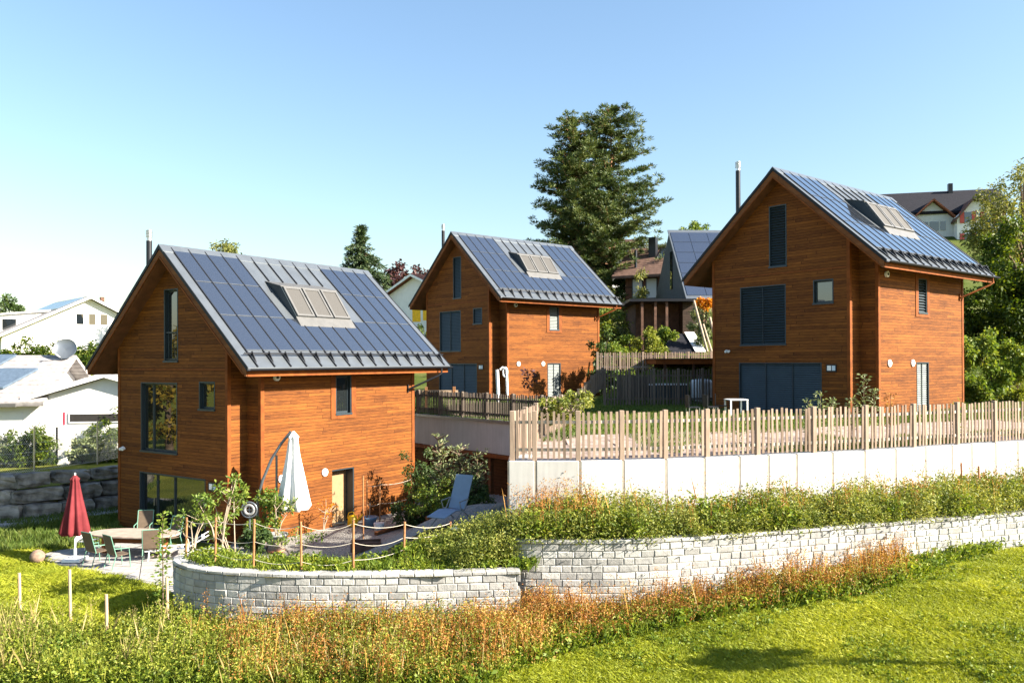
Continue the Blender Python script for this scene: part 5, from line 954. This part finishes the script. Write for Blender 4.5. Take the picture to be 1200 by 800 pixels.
# rope fence along the curved wall
t = thing('rope_fence', 'orange wooden stakes joined by three sagging ropes above the curved wall', 'fence', (-5, 20.6, 1.4)); o = Vector(t.location)
rf = [(218, 655, 606), (252, 660, 606), (297, 668, 608), (353, 671, 611), (414, 669, 609), (473, 662, 611), (527, 644, 611)]; tops = []
for i, (px_, pb_, pt_) in enumerate(rf):
    a = PZ(px_, pb_, 1.42); a.z = float(terr(a.x, a.y)) if i < 6 else 1.6; tp = P(px_ + random.uniform(-1.5, 1.5), pt_, a.y); b = MB(); b.tube([a - o - Vector((0, 0, .1)), tp - o], .03, 8); b.build('post', M['stake'], t); tops.append((a, tp))
tops.append((P(560, 640, 21.6), P(556, 601, 21.6)))
for (a0, t0), (a1, t1) in zip(tops, tops[1:]):
    for f in (.93, .56, .22):
        p0, p1 = a0.lerp(t0, f), a1.lerp(t1, f); pts = []; sg = random.uniform(.07, .16)
        for k in range(9): s = k / 8; v = p0.lerp(p1, s); v.z -= sg * 4 * s * (1 - s); pts.append(v - o)
        b = MB(); b.tube(pts, .0075, 6); b.build('rope', M['rope'], t)
# second rope fence in front of the door
t = thing('rope_fence', 'thin brown stakes with slack white ropes right of the open door', 'fence', (-5.5, 31.5, 0)); o = Vector(t.location); tops = []
for (px_, pb_, pt_, Y_) in ((425.5, 640, 557, 30.2), (430, 606, 562, 32.2), (445, 604, 562, 32.6), (482, 580, 556, 33.6)):
    tp = P(px_, pt_, Y_); a = tp.copy(); a.z = float(terr(tp.x, tp.y)) - .05; b = MB(); b.tube([a - o, tp - o], .028, 7); b.build('post', M['stake'], t); tops.append((a, tp))
for (a0, t0), (a1, t1) in zip(tops[1:], tops[2:]):
    for f in (.9, .5, .2):
        p0, p1 = a0.lerp(t0, f), a1.lerp(t1, f); pts = []
        for k in range(8): s = k / 7; v = p0.lerp(p1, s); v.z -= .3 * s * (1 - s); pts.append(v - o)
        b = MB(); b.tube(pts, .0075, 6); b.build('rope', M['rope'], t)
# stakes in the meadow
for (px_, pb_, pt_, lab) in ((24, 735, 671, 'pale wooden stake nearest the left edge of the meadow'), (83, 733, 667, 'pale wooden stake in the lawn below the red parasol'), (126, 758, 696, 'pale leaning wooden stake standing lowest in the tall weeds'), (197, 744, 676, 'pale wooden stake next to the slender sapling by the curved wall')):
    x_, y_ = gray(px_, pb_); tp = P(px_ - 1.5, pt_, y_); t = MB(); z_ = float(front(x_, y_)) - .2; t.tube([(0, 0, 0), Vector((tp.x - x_, 0, tp.z - z_))], .038, 8); o = t.build('wooden_stake', M['stake_pale']); o.location = (x_, y_, z_); tag(o, lab, 'stake', 'stakes in the meadow')
for (px_, pt_, pb_, lab) in ((1126.5, 542, 575, 'rust brown stake in the shrubs before the concrete wall, left one of two'), (1147, 546, 578, 'rust brown stake in the shrubs before the concrete wall, leaning right one of two')):
    tp = P(px_, pt_, 25); q = P(px_ + 1.5, pb_, 25); b = MB(); b.tube([(0, 0, -.6), tp - q], .03, 7); o = b.build('wooden_stake', M['terracotta']); o.location = q; tag(o, lab, 'stake', 'stakes in the shrub bed')
# saplings and single plants
def sapling(label, base, h, nl, mt, l=.1, w_=.06, sp=.14, cat='sapling', lean=(0, 0), zmin=.15, name='sapling'):
    t = thing(name, label, cat, base); z = rng.uniform(zmin, 1.02, nl) * h; a = unit(nl); c = np.stack([lean[0] * z / h, lean[1] * z / h, z], 1) + a * sp * np.array([1, 1, .4]) * rng.random((nl, 1)); d = a.copy(); d[:, 2] = np.abs(d[:, 2]) * .5 + .2
    fastmesh('foliage', kites(c, d, l * rng.uniform(.6, 1.3, nl), w_ * rng.uniform(.7, 1.3, nl), .2), 4, mt, t); b = MB(); b.tube([(0, 0, -.1), (lean[0] * .5, lean[1] * .5, h * .5), (lean[0], lean[1], h)], [.02, .015, .006], 6); b.build('stem', M['bark'], t); return t
x_, y_ = gray(191, 740); sapling('slender leafy sapling trained upright at the left end of the curved wall', (x_, y_, float(front(x_, y_))), P(187, 603, y_).z - float(front(x_, y_)), 330, M['leaf_green'], .11, .06, .2, zmin=.2)
sapling('small bunch of leaves', (0, 0, -50), 1, 4, M['leaf_green']).name = 'tmp'
for o in [x for x in bpy.data.objects if x.name == 'tmp' or (x.parent and x.parent.name == 'tmp')]: bpy.data.objects.remove(o)
def young_tree(label, base, h, seed, mt, n=420, rx=.7, stems=4, l=.14, w_=.06, name='young_tree', cat='young tree', lo=.4):
    g = np.random.default_rng(seed); t = thing(name, label, cat, base); C = []
    for k in range(stems):
        a = g.uniform(0, 2 * np.pi); b = MB(); tip = np.array([rx * math.cos(a) * g.uniform(.4, 1), rx * math.sin(a) * g.uniform(.4, 1), h * g.uniform(.7, 1)]); mid = tip * np.array([.35, .35, .5]); b.tube([(0, 0, -.2), mid, tip], [.03, .02, .008], 6)
        for s in range(3): u = g.uniform(lo, .95); p_ = mid * (1 - u) + tip * u; e_ = p_ + np.array([g.normal(0, .22), g.normal(0, .22), g.uniform(.05, .35)]); b.tube([p_, e_], [.01, .005], 5); C.append(e_)
        C.append(tip); b.build('stem', M['stem'], t)
    C = np.array(C); i = g.integers(0, len(C), n); d = unit(n); c = C[i] + d * .13 * g.random((n, 1)); d[:, 2] += .35; fastmesh('foliage', kites(c, d, l * g.uniform(.6, 1.2, n), w_, .2), 4, mt, t); return t
for (px_, pb_, Y_, pt_, sd_, lab, mt, n_, rx_) in ((258, 660, 22.6, 556, 51, 'sparse young tree with pale stems and leaf tufts in front of the large ground-floor window', 'leaf_green', 460, .75), (276, 655, 23.4, 574, 52, 'sparse pale-stemmed shrub before the corner recess of the near timber house', 'leaf_green', 420, .9), (226, 652, 22.4, 606, 53, 'low leafy shrub at the first rope fence stakes by the curved wall', 'leaf_green', 240, .4)):
    q = P(px_, pb_, Y_); q.z = float(terr(q.x, q.y)); young_tree(lab, q, P(px_, pt_, Y_).z - q.z, sd_, M[mt], n_, rx_)
q = PZ(324, 646, .1); t = thing('planter', 'grey planter on a terracotta saucer with a citrus shrub, by the rope fence', 'planter', q); b = MB(); b.lathe([(.02, .06), (.26, .06), (.37, .56), (.39, .56), (.39, .62), (.35, .62), (.34, .54), (.02, .54)], (0, 0, 0), 22); b.build('pot', M['potgrey'], t); b = MB(); b.lathe([(.02, 0), (.27, 0), (.31, .07), (.02, .07)], (0, 0, 0), 20); b.build('saucer', M['terracotta'], t)
young_tree('leafy citrus shrub with pale trunk growing in the grey planter', q + Vector((0, 0, .55)), 1.3, 61, M['leaf_green'], 420, .6, 5, .14, .08, 'citrus_shrub', 'shrub')
for (px_, Y_, pt_, r_, sd_, lab, mt) in ((312, 28.3, 576, .75, 62, 'dark leafy bush with orange tips below the curved parasol arm', 'leaf_green'), (298, 26.5, 615, .5, 63, 'green bush under the hose reel behind the rope stakes', 'leaf_dark')):
    q = P(px_, 640, Y_); q.z = float(terr(q.x, q.y)); h = P(px_, pt_, Y_).z - q.z; tree('bush', lab, q, h, [(0, 0, h * .55, r_, r_ * .8, h * .45)], M[mt], 1500, .13, .08, .03, cat='bush', nb=16, seed=sd_)
q = P(345, 640, 27); q.z = .08; young_tree('low sprawling plant between the planter and the door path', q, .7, 64, M['leaf_green'], 260, .7, 5, .12, .06, 'garden_plant', 'plant')
q = P(378, 600, 31); q.z = .08; young_tree('small reddish plant at the house wall left of the open door', q, 1.1, 65, M['leaf_orange'], 130, .35, 4, .1, .05, 'garden_plant', 'plant')
q = P(292, 597, 26.6); t = thing('hose_reel', 'round grey hose reel on a stand in front of the corner recess', 'hose reel', (q.x, q.y, float(terr(q.x, q.y)))); dz = q.z - float(terr(q.x, q.y))
b = MB(); pts = [(.25 * math.cos(a), 0, dz + .25 * math.sin(a)) for a in [2 * math.pi * i / 24 for i in range(25)]]; b.tube(pts, .028, 8, cap=False); b.build('rim', M['metal'], t); b = MB(); pts = [(.15 * math.cos(a), 0, dz + .15 * math.sin(a)) for a in [2 * math.pi * i / 20 for i in range(21)]]; b.tube(pts, .05, 8, cap=False); b.tube([(-.24, .02, dz), (.24, .02, dz)], .02, 6); b.tube([(0, .02, dz - .24), (0, .02, dz + .24)], .02, 6); b.build('hose_coil', M['potgrey'], t); b = MB(); b.tube([(0, .05, 0), (0, .05, dz)], .03, 8); b.build('stand', M['metal'], t)
# by the door
q = P(413, 610, 32.6); q.z = float(terr(q.x, q.y)); t = thing('watering_can', 'yellow watering can standing beside the open door', 'watering can', q); b = MB(); b.lathe([(.02, 0), (.2, 0), (.21, .04), (.17, .38), (.13, .42), (.02, .4)], (0, 0, 0), 18); b.build('body', M['canyellow'], t); b = MB(); b.tube([(.14, 0, .12), (.34, 0, .38), (.42, 0, .46)], [.045, .03, .05], 8); b.build('spout', M['canyellow'], t); b = MB(); b.tube([(.1, 0, .4), (.02, 0, .56), (-.14, 0, .52), (-.2, 0, .3)], .022, 7); b.build('handle', M['canyellow'], t)
q = P(433, 610, 32.2); q.z = float(terr(q.x, q.y)); t = thing('flower_pot', 'steel blue glazed pot with a bare stem, beside the yellow watering can', 'flower pot', q); b = MB(); b.lathe([(.02, 0), (.19, 0), (.29, .36), (.31, .44), (.27, .44), (.25, .38), (.02, .38)], (0, 0, 0), 20); b.build('pot', M['blue'], t); b = MB(); b.tube([(0, 0, .38), (.02, 0, 1.0)], .014, 6); b.build('stem', M['stem'], t)
q = P(444, 612, 31.6); q.z = float(terr(q.x, q.y)); b = MB(); b.lathe([(.02, 0), (.17, 0), (.21, .3), (.18, .3), (.02, .27)], (0, 0, 0), 16); o = b.build('bucket', M['render_grey']); o.location = q; tag(o, 'pale grey bucket at the right of the blue pot', 'bucket')
q = P(429, 642, 27.5); q.z = float(terr(q.x, q.y)); t = thing('wooden_trough', 'dark wooden trough on the gravel behind the rope fence', 'trough', q, R(8)); b = MB()
for (c_, d_) in (((0, -.28, .15), (1.0, .03, .3)), ((0, .28, .15), (1.0, .03, .3)), ((-.485, 0, .15), (.03, .53, .3)), ((.485, 0, .15), (.03, .53, .3)), ((0, 0, .12), (.93, .52, .2))): b.box(c_, d_)
b.build('box', M['wood_old'], t)
# deck chair
Y_ = 24.6; q = P(532, 615, Y_); q.z = float(terr(q.x, q.y)); t = thing('reclining_chair', 'blue-grey reclining garden chair in the shade below the concrete deck', 'recliner', q, R(-28)); zs = .42
def slabp(nm, pts, mt, th=.03):
    b = MB(); pts = [Vector(v) for v in pts]; n = (pts[1] - pts[0]).cross(pts[2] - pts[0]).normalized() * th; b.poly(pts + [p_ - n for p_ in pts], [(0, 1, 2, 3), (7, 6, 5, 4), (0, 4, 5, 1), (1, 5, 6, 2), (2, 6, 7, 3), (3, 7, 4, 0)]); return b.build(nm, mt, t)
slabp('seat', [(-.3, -.35, zs), (.3, -.35, zs), (.3, .15, zs - .06), (-.3, .15, zs - .06)], M['bluefab']); slabp('leg_rest', [(-.3, -1.0, zs - .12), (.3, -1.0, zs - .12), (.3, -.36, zs), (-.3, -.36, zs)], M['bluefab']); slabp('backrest', [(-.3, .17, zs - .05), (.3, .17, zs - .05), (.3, .62, zs + .92), (-.3, .62, zs + .92)], M['bluefab'])
for x in (-.32, .32): b = MB(); b.tube([(x, -.75, 0), (x, .1, zs), (x, .3, zs + .25)], .018, 7); b.tube([(x, .5, 0), (x, -.1, zs), (x, -.2, zs + .22), (x, .3, zs + .25)], .018, 7); b.build('frame', M['potgrey'], t)
q = P(538, 628, 23.2); q.z = float(terr(q.x, q.y)); b = MB(); b.lathe([(.02, 0), (.2, .02), (.24, .06), (.19, .05), (.02, .04)], (0, 0, 0), 18); o = b.build('dish', M['white']); o.location = q; tag(o, 'shallow white dish on the ground in front of the reclining chair', 'dish')
for (a_, b_, lab) in ((P(440, 606, 30.6), P(512, 577, 33.0), 'weathered board edging the planted bank right of the open door, upper one'), (P(500, 606, 27.5), P(545, 592, 28.5), 'weathered board lying on the bank beside the reclining chair')):
    for v in (a_, b_): v.z = float(terr(v.x, v.y)) + .08
    b = MB(); b.beam((0, 0, 0), b_ - a_, .16, .12); o = b.build('edging_board', M['barge'], None, .01); o.location = a_; tag(o, lab, 'edging board')
# bank planting between the near house and the deck
for (px_, pb_, Y_, pt_, r_, mt, sd_, lab) in ((493, 585, 34.0, 512, .9, 'leaf_dark', 71, 'dark green bush at the rear corner of the near timber house'), (505, 590, 31.0, 553, 1.0, 'leaf_green', 72, 'bright green bush on the bank behind the edging board'), (478, 596, 31.5, 578, .7, 'leaf_dark', 73, 'low dark shrub on the bank at the foot of the timber wall'), (548, 590, 31.5, 548, .9, 'leaf_dark', 74, 'dark shrub under the timber beam of the concrete deck'), (527, 585, 33, 545, .9, 'leaf_dark', 75, 'dark bush behind the backrest of the reclining chair')):
    q = P(px_, pb_, Y_); q.z = float(terr(q.x, q.y)) - .05; h = max(.7, P(px_, pt_, Y_).z - q.z); tree('bush', lab, q, h, [(0, 0, h * .5, r_, r_ * .8, h * .45), (r_ * .5, -.2, h * .35, r_ * .7, r_ * .6, h * .3)], M[mt], 2600, .13, .06, .04, cat='bush', nb=18, seed=sd_)
for (px_, Y_, pt_, r_, sd_, lab) in ((514, 31.5, 512, .95, 81, 'tallest pale grey-green spire-shaped shrub in front of the concrete deck'), (536, 31.8, 530, .55, 82, 'slim grey-green spire shrub in front of the timber posts'), (556, 31.5, 538, .5, 83, 'short grey-green spire shrub nearest the concrete wall corner')):
    q = P(px_, 590, Y_); q.z = float(terr(q.x, q.y)) - .05; h = P(px_, pt_, Y_).z - q.z; conifer('spire_shrub', lab, q, h, r_, .08, 9, 5, M['leaf_pale'], .2, 'bark', (.35, .1), sd_, None, 0, 7, .16, .045, .25, .8, .03)
q = P(592, 596, 24.6); b = MB(); b.lathe([(.02, .5), (.3, .48), (.5, .3), (.55, .1), (.5, -.2)], (0, 0, 0), 9, 0, False); o = b.build('field_stone', M['boulder']); o.location = (q.x, q.y, float(terr(q.x, q.y))); tag(o, 'grey field stone beside the left end of the concrete wall', 'stone')
# plants at and above the pale fence
q = P(668, 488, 26.5); q.z = float(plateau(q.x, q.y)); h = P(668, 457, 26.5).z - q.z; tree('rose_bush', 'rose bush with pale orange blooms just behind the pale fence corner', q, h, [(0, 0, h * .62, .95, .7, h * .35), (-.8, 0, h * .5, .5, .5, h * .3)], M['shrub'], 2400, .11, .07, .03, cat='rose bush', nb=18, seed=91)
for (px_, Y_, pt_, sd_, lab) in ((946, 25.5, 469, 92, 'pale spiky plant above the fence before the dark ground-floor shutters'), (960, 25.6, 459, 93, 'taller pale spiky plant above the fence, left of the number plate'), (974, 25.8, 467, 94, 'short pale spiky plant above the fence below the number plate'), (997, 26.2, 467, 95, 'short pale plant above the fence at the corner board of the right-hand house'), (1011, 26.5, 440, 96, 'tallest pale plant above the fence, in front of the corner recess'), (1023, 26.8, 458, 97, 'pale side plant right of the tallest one in the corner recess'), (1042, 27.2, 462, 98, 'small brown plant above the fence under the round vent cover')):
    q = P(px_, 500, Y_); q.z = float(plateau(q.x, q.y)); sapling(lab, q, P(px_, pt_, Y_).z - q.z, 150, M['leaf_pale'] if sd_ < 98 else M['rust'], .13, .045, .17, 'plant', (.05, 0), .35, 'garden_plant')
for (px_, Y_, pt_, lab) in ((866, 24.6, 497, 'low weeds tangled in the pickets left of centre'), (1124, 28, 470, 'green weed leaning on the fence at the lower right corner of the right-hand house')):
    q = P(px_, 515, Y_); q.z = CZ - .05; sapling(lab, q, P(px_, pt_, Y_).z - q.z, 130, M['leaf_green'], .12, .05, .25, 'weed', (0, 0), .05, 'weed')
q = P(620, 470, 45); q.z = 4.2; sapling('dark red leafed sapling before the lit wall of the farthest house', q, P(621, 433, 45).z - 4.2, 90, M['leaf_red'], .24, .15, .4, zmin=.45)
# white arch and lamp-like ring in front of the middle house
t = thing('rotary_dryer', 'white bent tube stand with an oval ring, in front of the farthest house', 'clothes stand', (P(588, 470, 47).x, 47, 4.2)); o = Vector(t.location); l_ = lambda px_, py_: P(px_, py_, 47) - o
b = MB(); b.tube([Vector((l_(582, 0).x, 0, 0)), l_(583.5, 455), l_(582.5, 433)], .1, 10); b.build('post', M['white'], t); b = MB(); b.tube([Vector((l_(593, 0).x, 0, 0)), l_(594, 445), l_(593.5, 433), l_(589, 430.5), l_(586, 433)], .07, 10); b.build('bow', M['white'], t)
c_ = l_(592, 436); b = MB(); b.tube([c_ + Vector((.12 * math.cos(a), 0, .27 * math.sin(a))) for a in [2 * math.pi * i / 20 for i in range(21)]], .05, 8, cap=False); b.build('ring', M['white'], t)
for (px_, lab, mt) in ((502, 'pale wooden frame', 'x'),): pass
t = thing('timber_play_frame', 'small orange timber frame behind the dark deck fence', 'timber frame', (P(516, 480, 44).x, 44, 4.0))
for x in (-.75, .75): b = MB(); b.beam((x, 0, 0), (x, 0, 1.25), .14, .14); b.build('upright', M['stake'], t)
b = MB(); b.beam((-.95, 0, 1.0), (.95, 0, 1.0), .1, .12); b.build('crossbar', M['stake_pale'], t)
# terrace furniture of the right-hand house
t = thing('terrace_table', 'white framed terrace table in front of the dark ground-floor shutters', 'table', (P(868, 500, 35.2).x, 35.2, 4.18), R(5)); b = MB(); b.box((-.2, 0, .74), (.8, .8, .04)); b.build('tabletop', M['white'], t)
for (x, y) in ((-.56, -.36), (.16, -.36), (.16, .36), (-.56, .36)): b = MB(); b.box((x, y, .36), (.06, .06, .72)); b.build('leg', M['white'], t)
tc = thing('terrace_chair', 'dark terrace chair at the white table, nearest the house corner', 'chair', (P(845, 500, 35.6).x, 35.6, 4.18), R(75), 'dark terrace chairs')
for (c_, d_, nm) in (((0, 0, .45), (.5, .5, .04), 'seat'), ((0, .24, .72), (.5, .035, .5), 'backrest')): MB().box(c_, d_).build(nm, M['black'], tc)
for (x, y) in ((-.22, -.22), (.22, -.22), (.22, .22), (-.22, .22)): MB().box((x, y, .21), (.035, .035, .43)).build('leg', M['steel'], tc)
for (px_, Y_, rz, lab) in ((833, 34.8, 100, 'dark terrace chair beside the white table, middle one of three'), (812, 34.6, 95, 'dark terrace chair farthest left, in front of the tall dark fence')):
    o = copy_tree(tc); o['label'] = lab; o.location = (P(px_, 500, Y_).x, Y_, 4.18); o.rotation_euler = (0, 0, R(rz))
# hedge and wire fence above the boulders, gate pillar
for (px_, Y_, pt_, pb_, r_, mt, sd_, n_, lab) in ((34, 43.0, 499, 548, 1.4, 'leaf_yellow', 101, 5200, 'rounded yellow-green hedge shrub above the boulders at the left edge'), (96, 44.4, 504, 545, 1.1, 'leaf_pale', 102, 3600, 'grey-green hedge shrub right of the gate pillar'), (128, 45.0, 478, 545, 1.25, 'leaf_yellow', 103, 5200, 'tall yellow-green hedge shrub at the left corner of the near timber house'), (-8, 43, 510, 545, 1, 'leaf_pale', 104, 2600, 'pale hedge shrub cut by the left picture edge')):
    q = P(px_, pb_, Y_); q.z = 1.1; h = P(px_, pt_, Y_).z - q.z; tree('hedge_shrub', lab, q, h, [(0, 0, h * .5, r_, r_ * .7, h * .5), (-.5, 0, h * .35, r_ * .8, r_ * .7, h * .36), (.5, 0, h * .4, r_ * .7, r_ * .7, h * .4)], M[mt], n_, .16, .08, .05, cat='hedge', nb=16, seed=sd_)
q = P(75, 520, 44); t = thing('gate_pillar', 'white gate pillar with a dark slot and a red post on top', 'pillar', (q.x, q.y, 1.2)); b = MB(); b.box((0, 0, 1.0), (.5, .5, 2.1)); b.build('pillar', M['render'], t, .01); b = MB(); b.box((-.24, -.262, 1.0), (.1, .02, 1.95)); b.build('slot', M['black'], t); b = MB(); b.tube([(.0, 0, 2.0), (.0, 0, 2.75)], .06, 10); b.build('post', M['awning_red'], t)
t = thing('wire_fence', 'thin wire mesh fence with steel posts on top of the boulder wall', 'fence', (-20, 38, 1.9)); o = Vector(t.location); ps = [P(-30, 500, 34.6), P(40, 497, 36.3), P(114, 505, 39.6), P(150, 508, 42)]
for p_ in ps: p_.z = 1.7; b = MB(); b.tube([p_ - o, p_ - o + Vector((0, 0, 2.1))], .035, 8); b.build('post', M['steel'], t)
for a_, b_ in zip(ps, ps[1:]):
    w_ = MB(); N = 26
    for z_ in np.linspace(.15, 1.75, 5): w_.tube([a_ - o + Vector((0, 0, z_)), b_ - o + Vector((0, 0, z_))], .006, 4)
    for i in range(N):
        for s_ in (1, -1):
            u0, u1 = i / N, min(1, max(0, i / N + s_ * .5)); w_.tube([a_.lerp(b_, u0) - o + Vector((0, 0, .1)), a_.lerp(b_, u1) - o + Vector((0, 0, .1 + 1.65 * abs(u1 - u0) / .5))], .004, 3, cap=False)
    w_.build('wire_mesh', M['steel'], t)
for (px_, Y_, pt_, r_, sd_, mt, lab) in ((50, 66, 396, 2.2, 111, 'leaf_yellow', 'yellow-green hedge in front of the far white house, left of the satellite dish'), (100, 66, 402, 1.5, 112, 'leaf_yellow', 'small bright hedge in front of the far white house, right of the satellite dish'), (2, 66, 408, 1.0, 113, 'leaf_yellow', 'small yellow bush at the left picture edge below the white house')):
    q = P(px_, 425, Y_); q.z = float(front(q.x, q.y)) - .1; h = P(px_, pt_, Y_).z - q.z; tree('hedge_shrub', lab, q, h, [(-.8, 0, h * .7, r_, 1, h * .3), (.8, 0, h * .72, r_, 1, h * .26)], M[mt], 2600, .26, .14, .05, cat='hedge', nb=16, seed=sd_)
# outside the frame: what throws the long shadow on the lawn, and what the big windows mirror
q = (13.2, 15.0, float(front(13.2, 15.0))); tree('roadside_tree', 'slim young roadside tree whose long shadow crosses the lawn at lower right', q, 5.0, [(0, 0, 4.5, .75, .6, .55)], M['leaf_green'], 900, .2, .12, .07, nb=10, seed=121)
q = (-30, 31.6, 1.6); tree('autumn_tree', 'golden autumn tree mirrored in the large upper window of the near house', q, 10, [(0, 0, 4.2, 2.6, 3.6, 3.6), (0, 3, 3.5, 2.4, 2.4, 2.8)], M['leaf_gold'], 12000, .3, .2, .25, nb=26, seed=122)
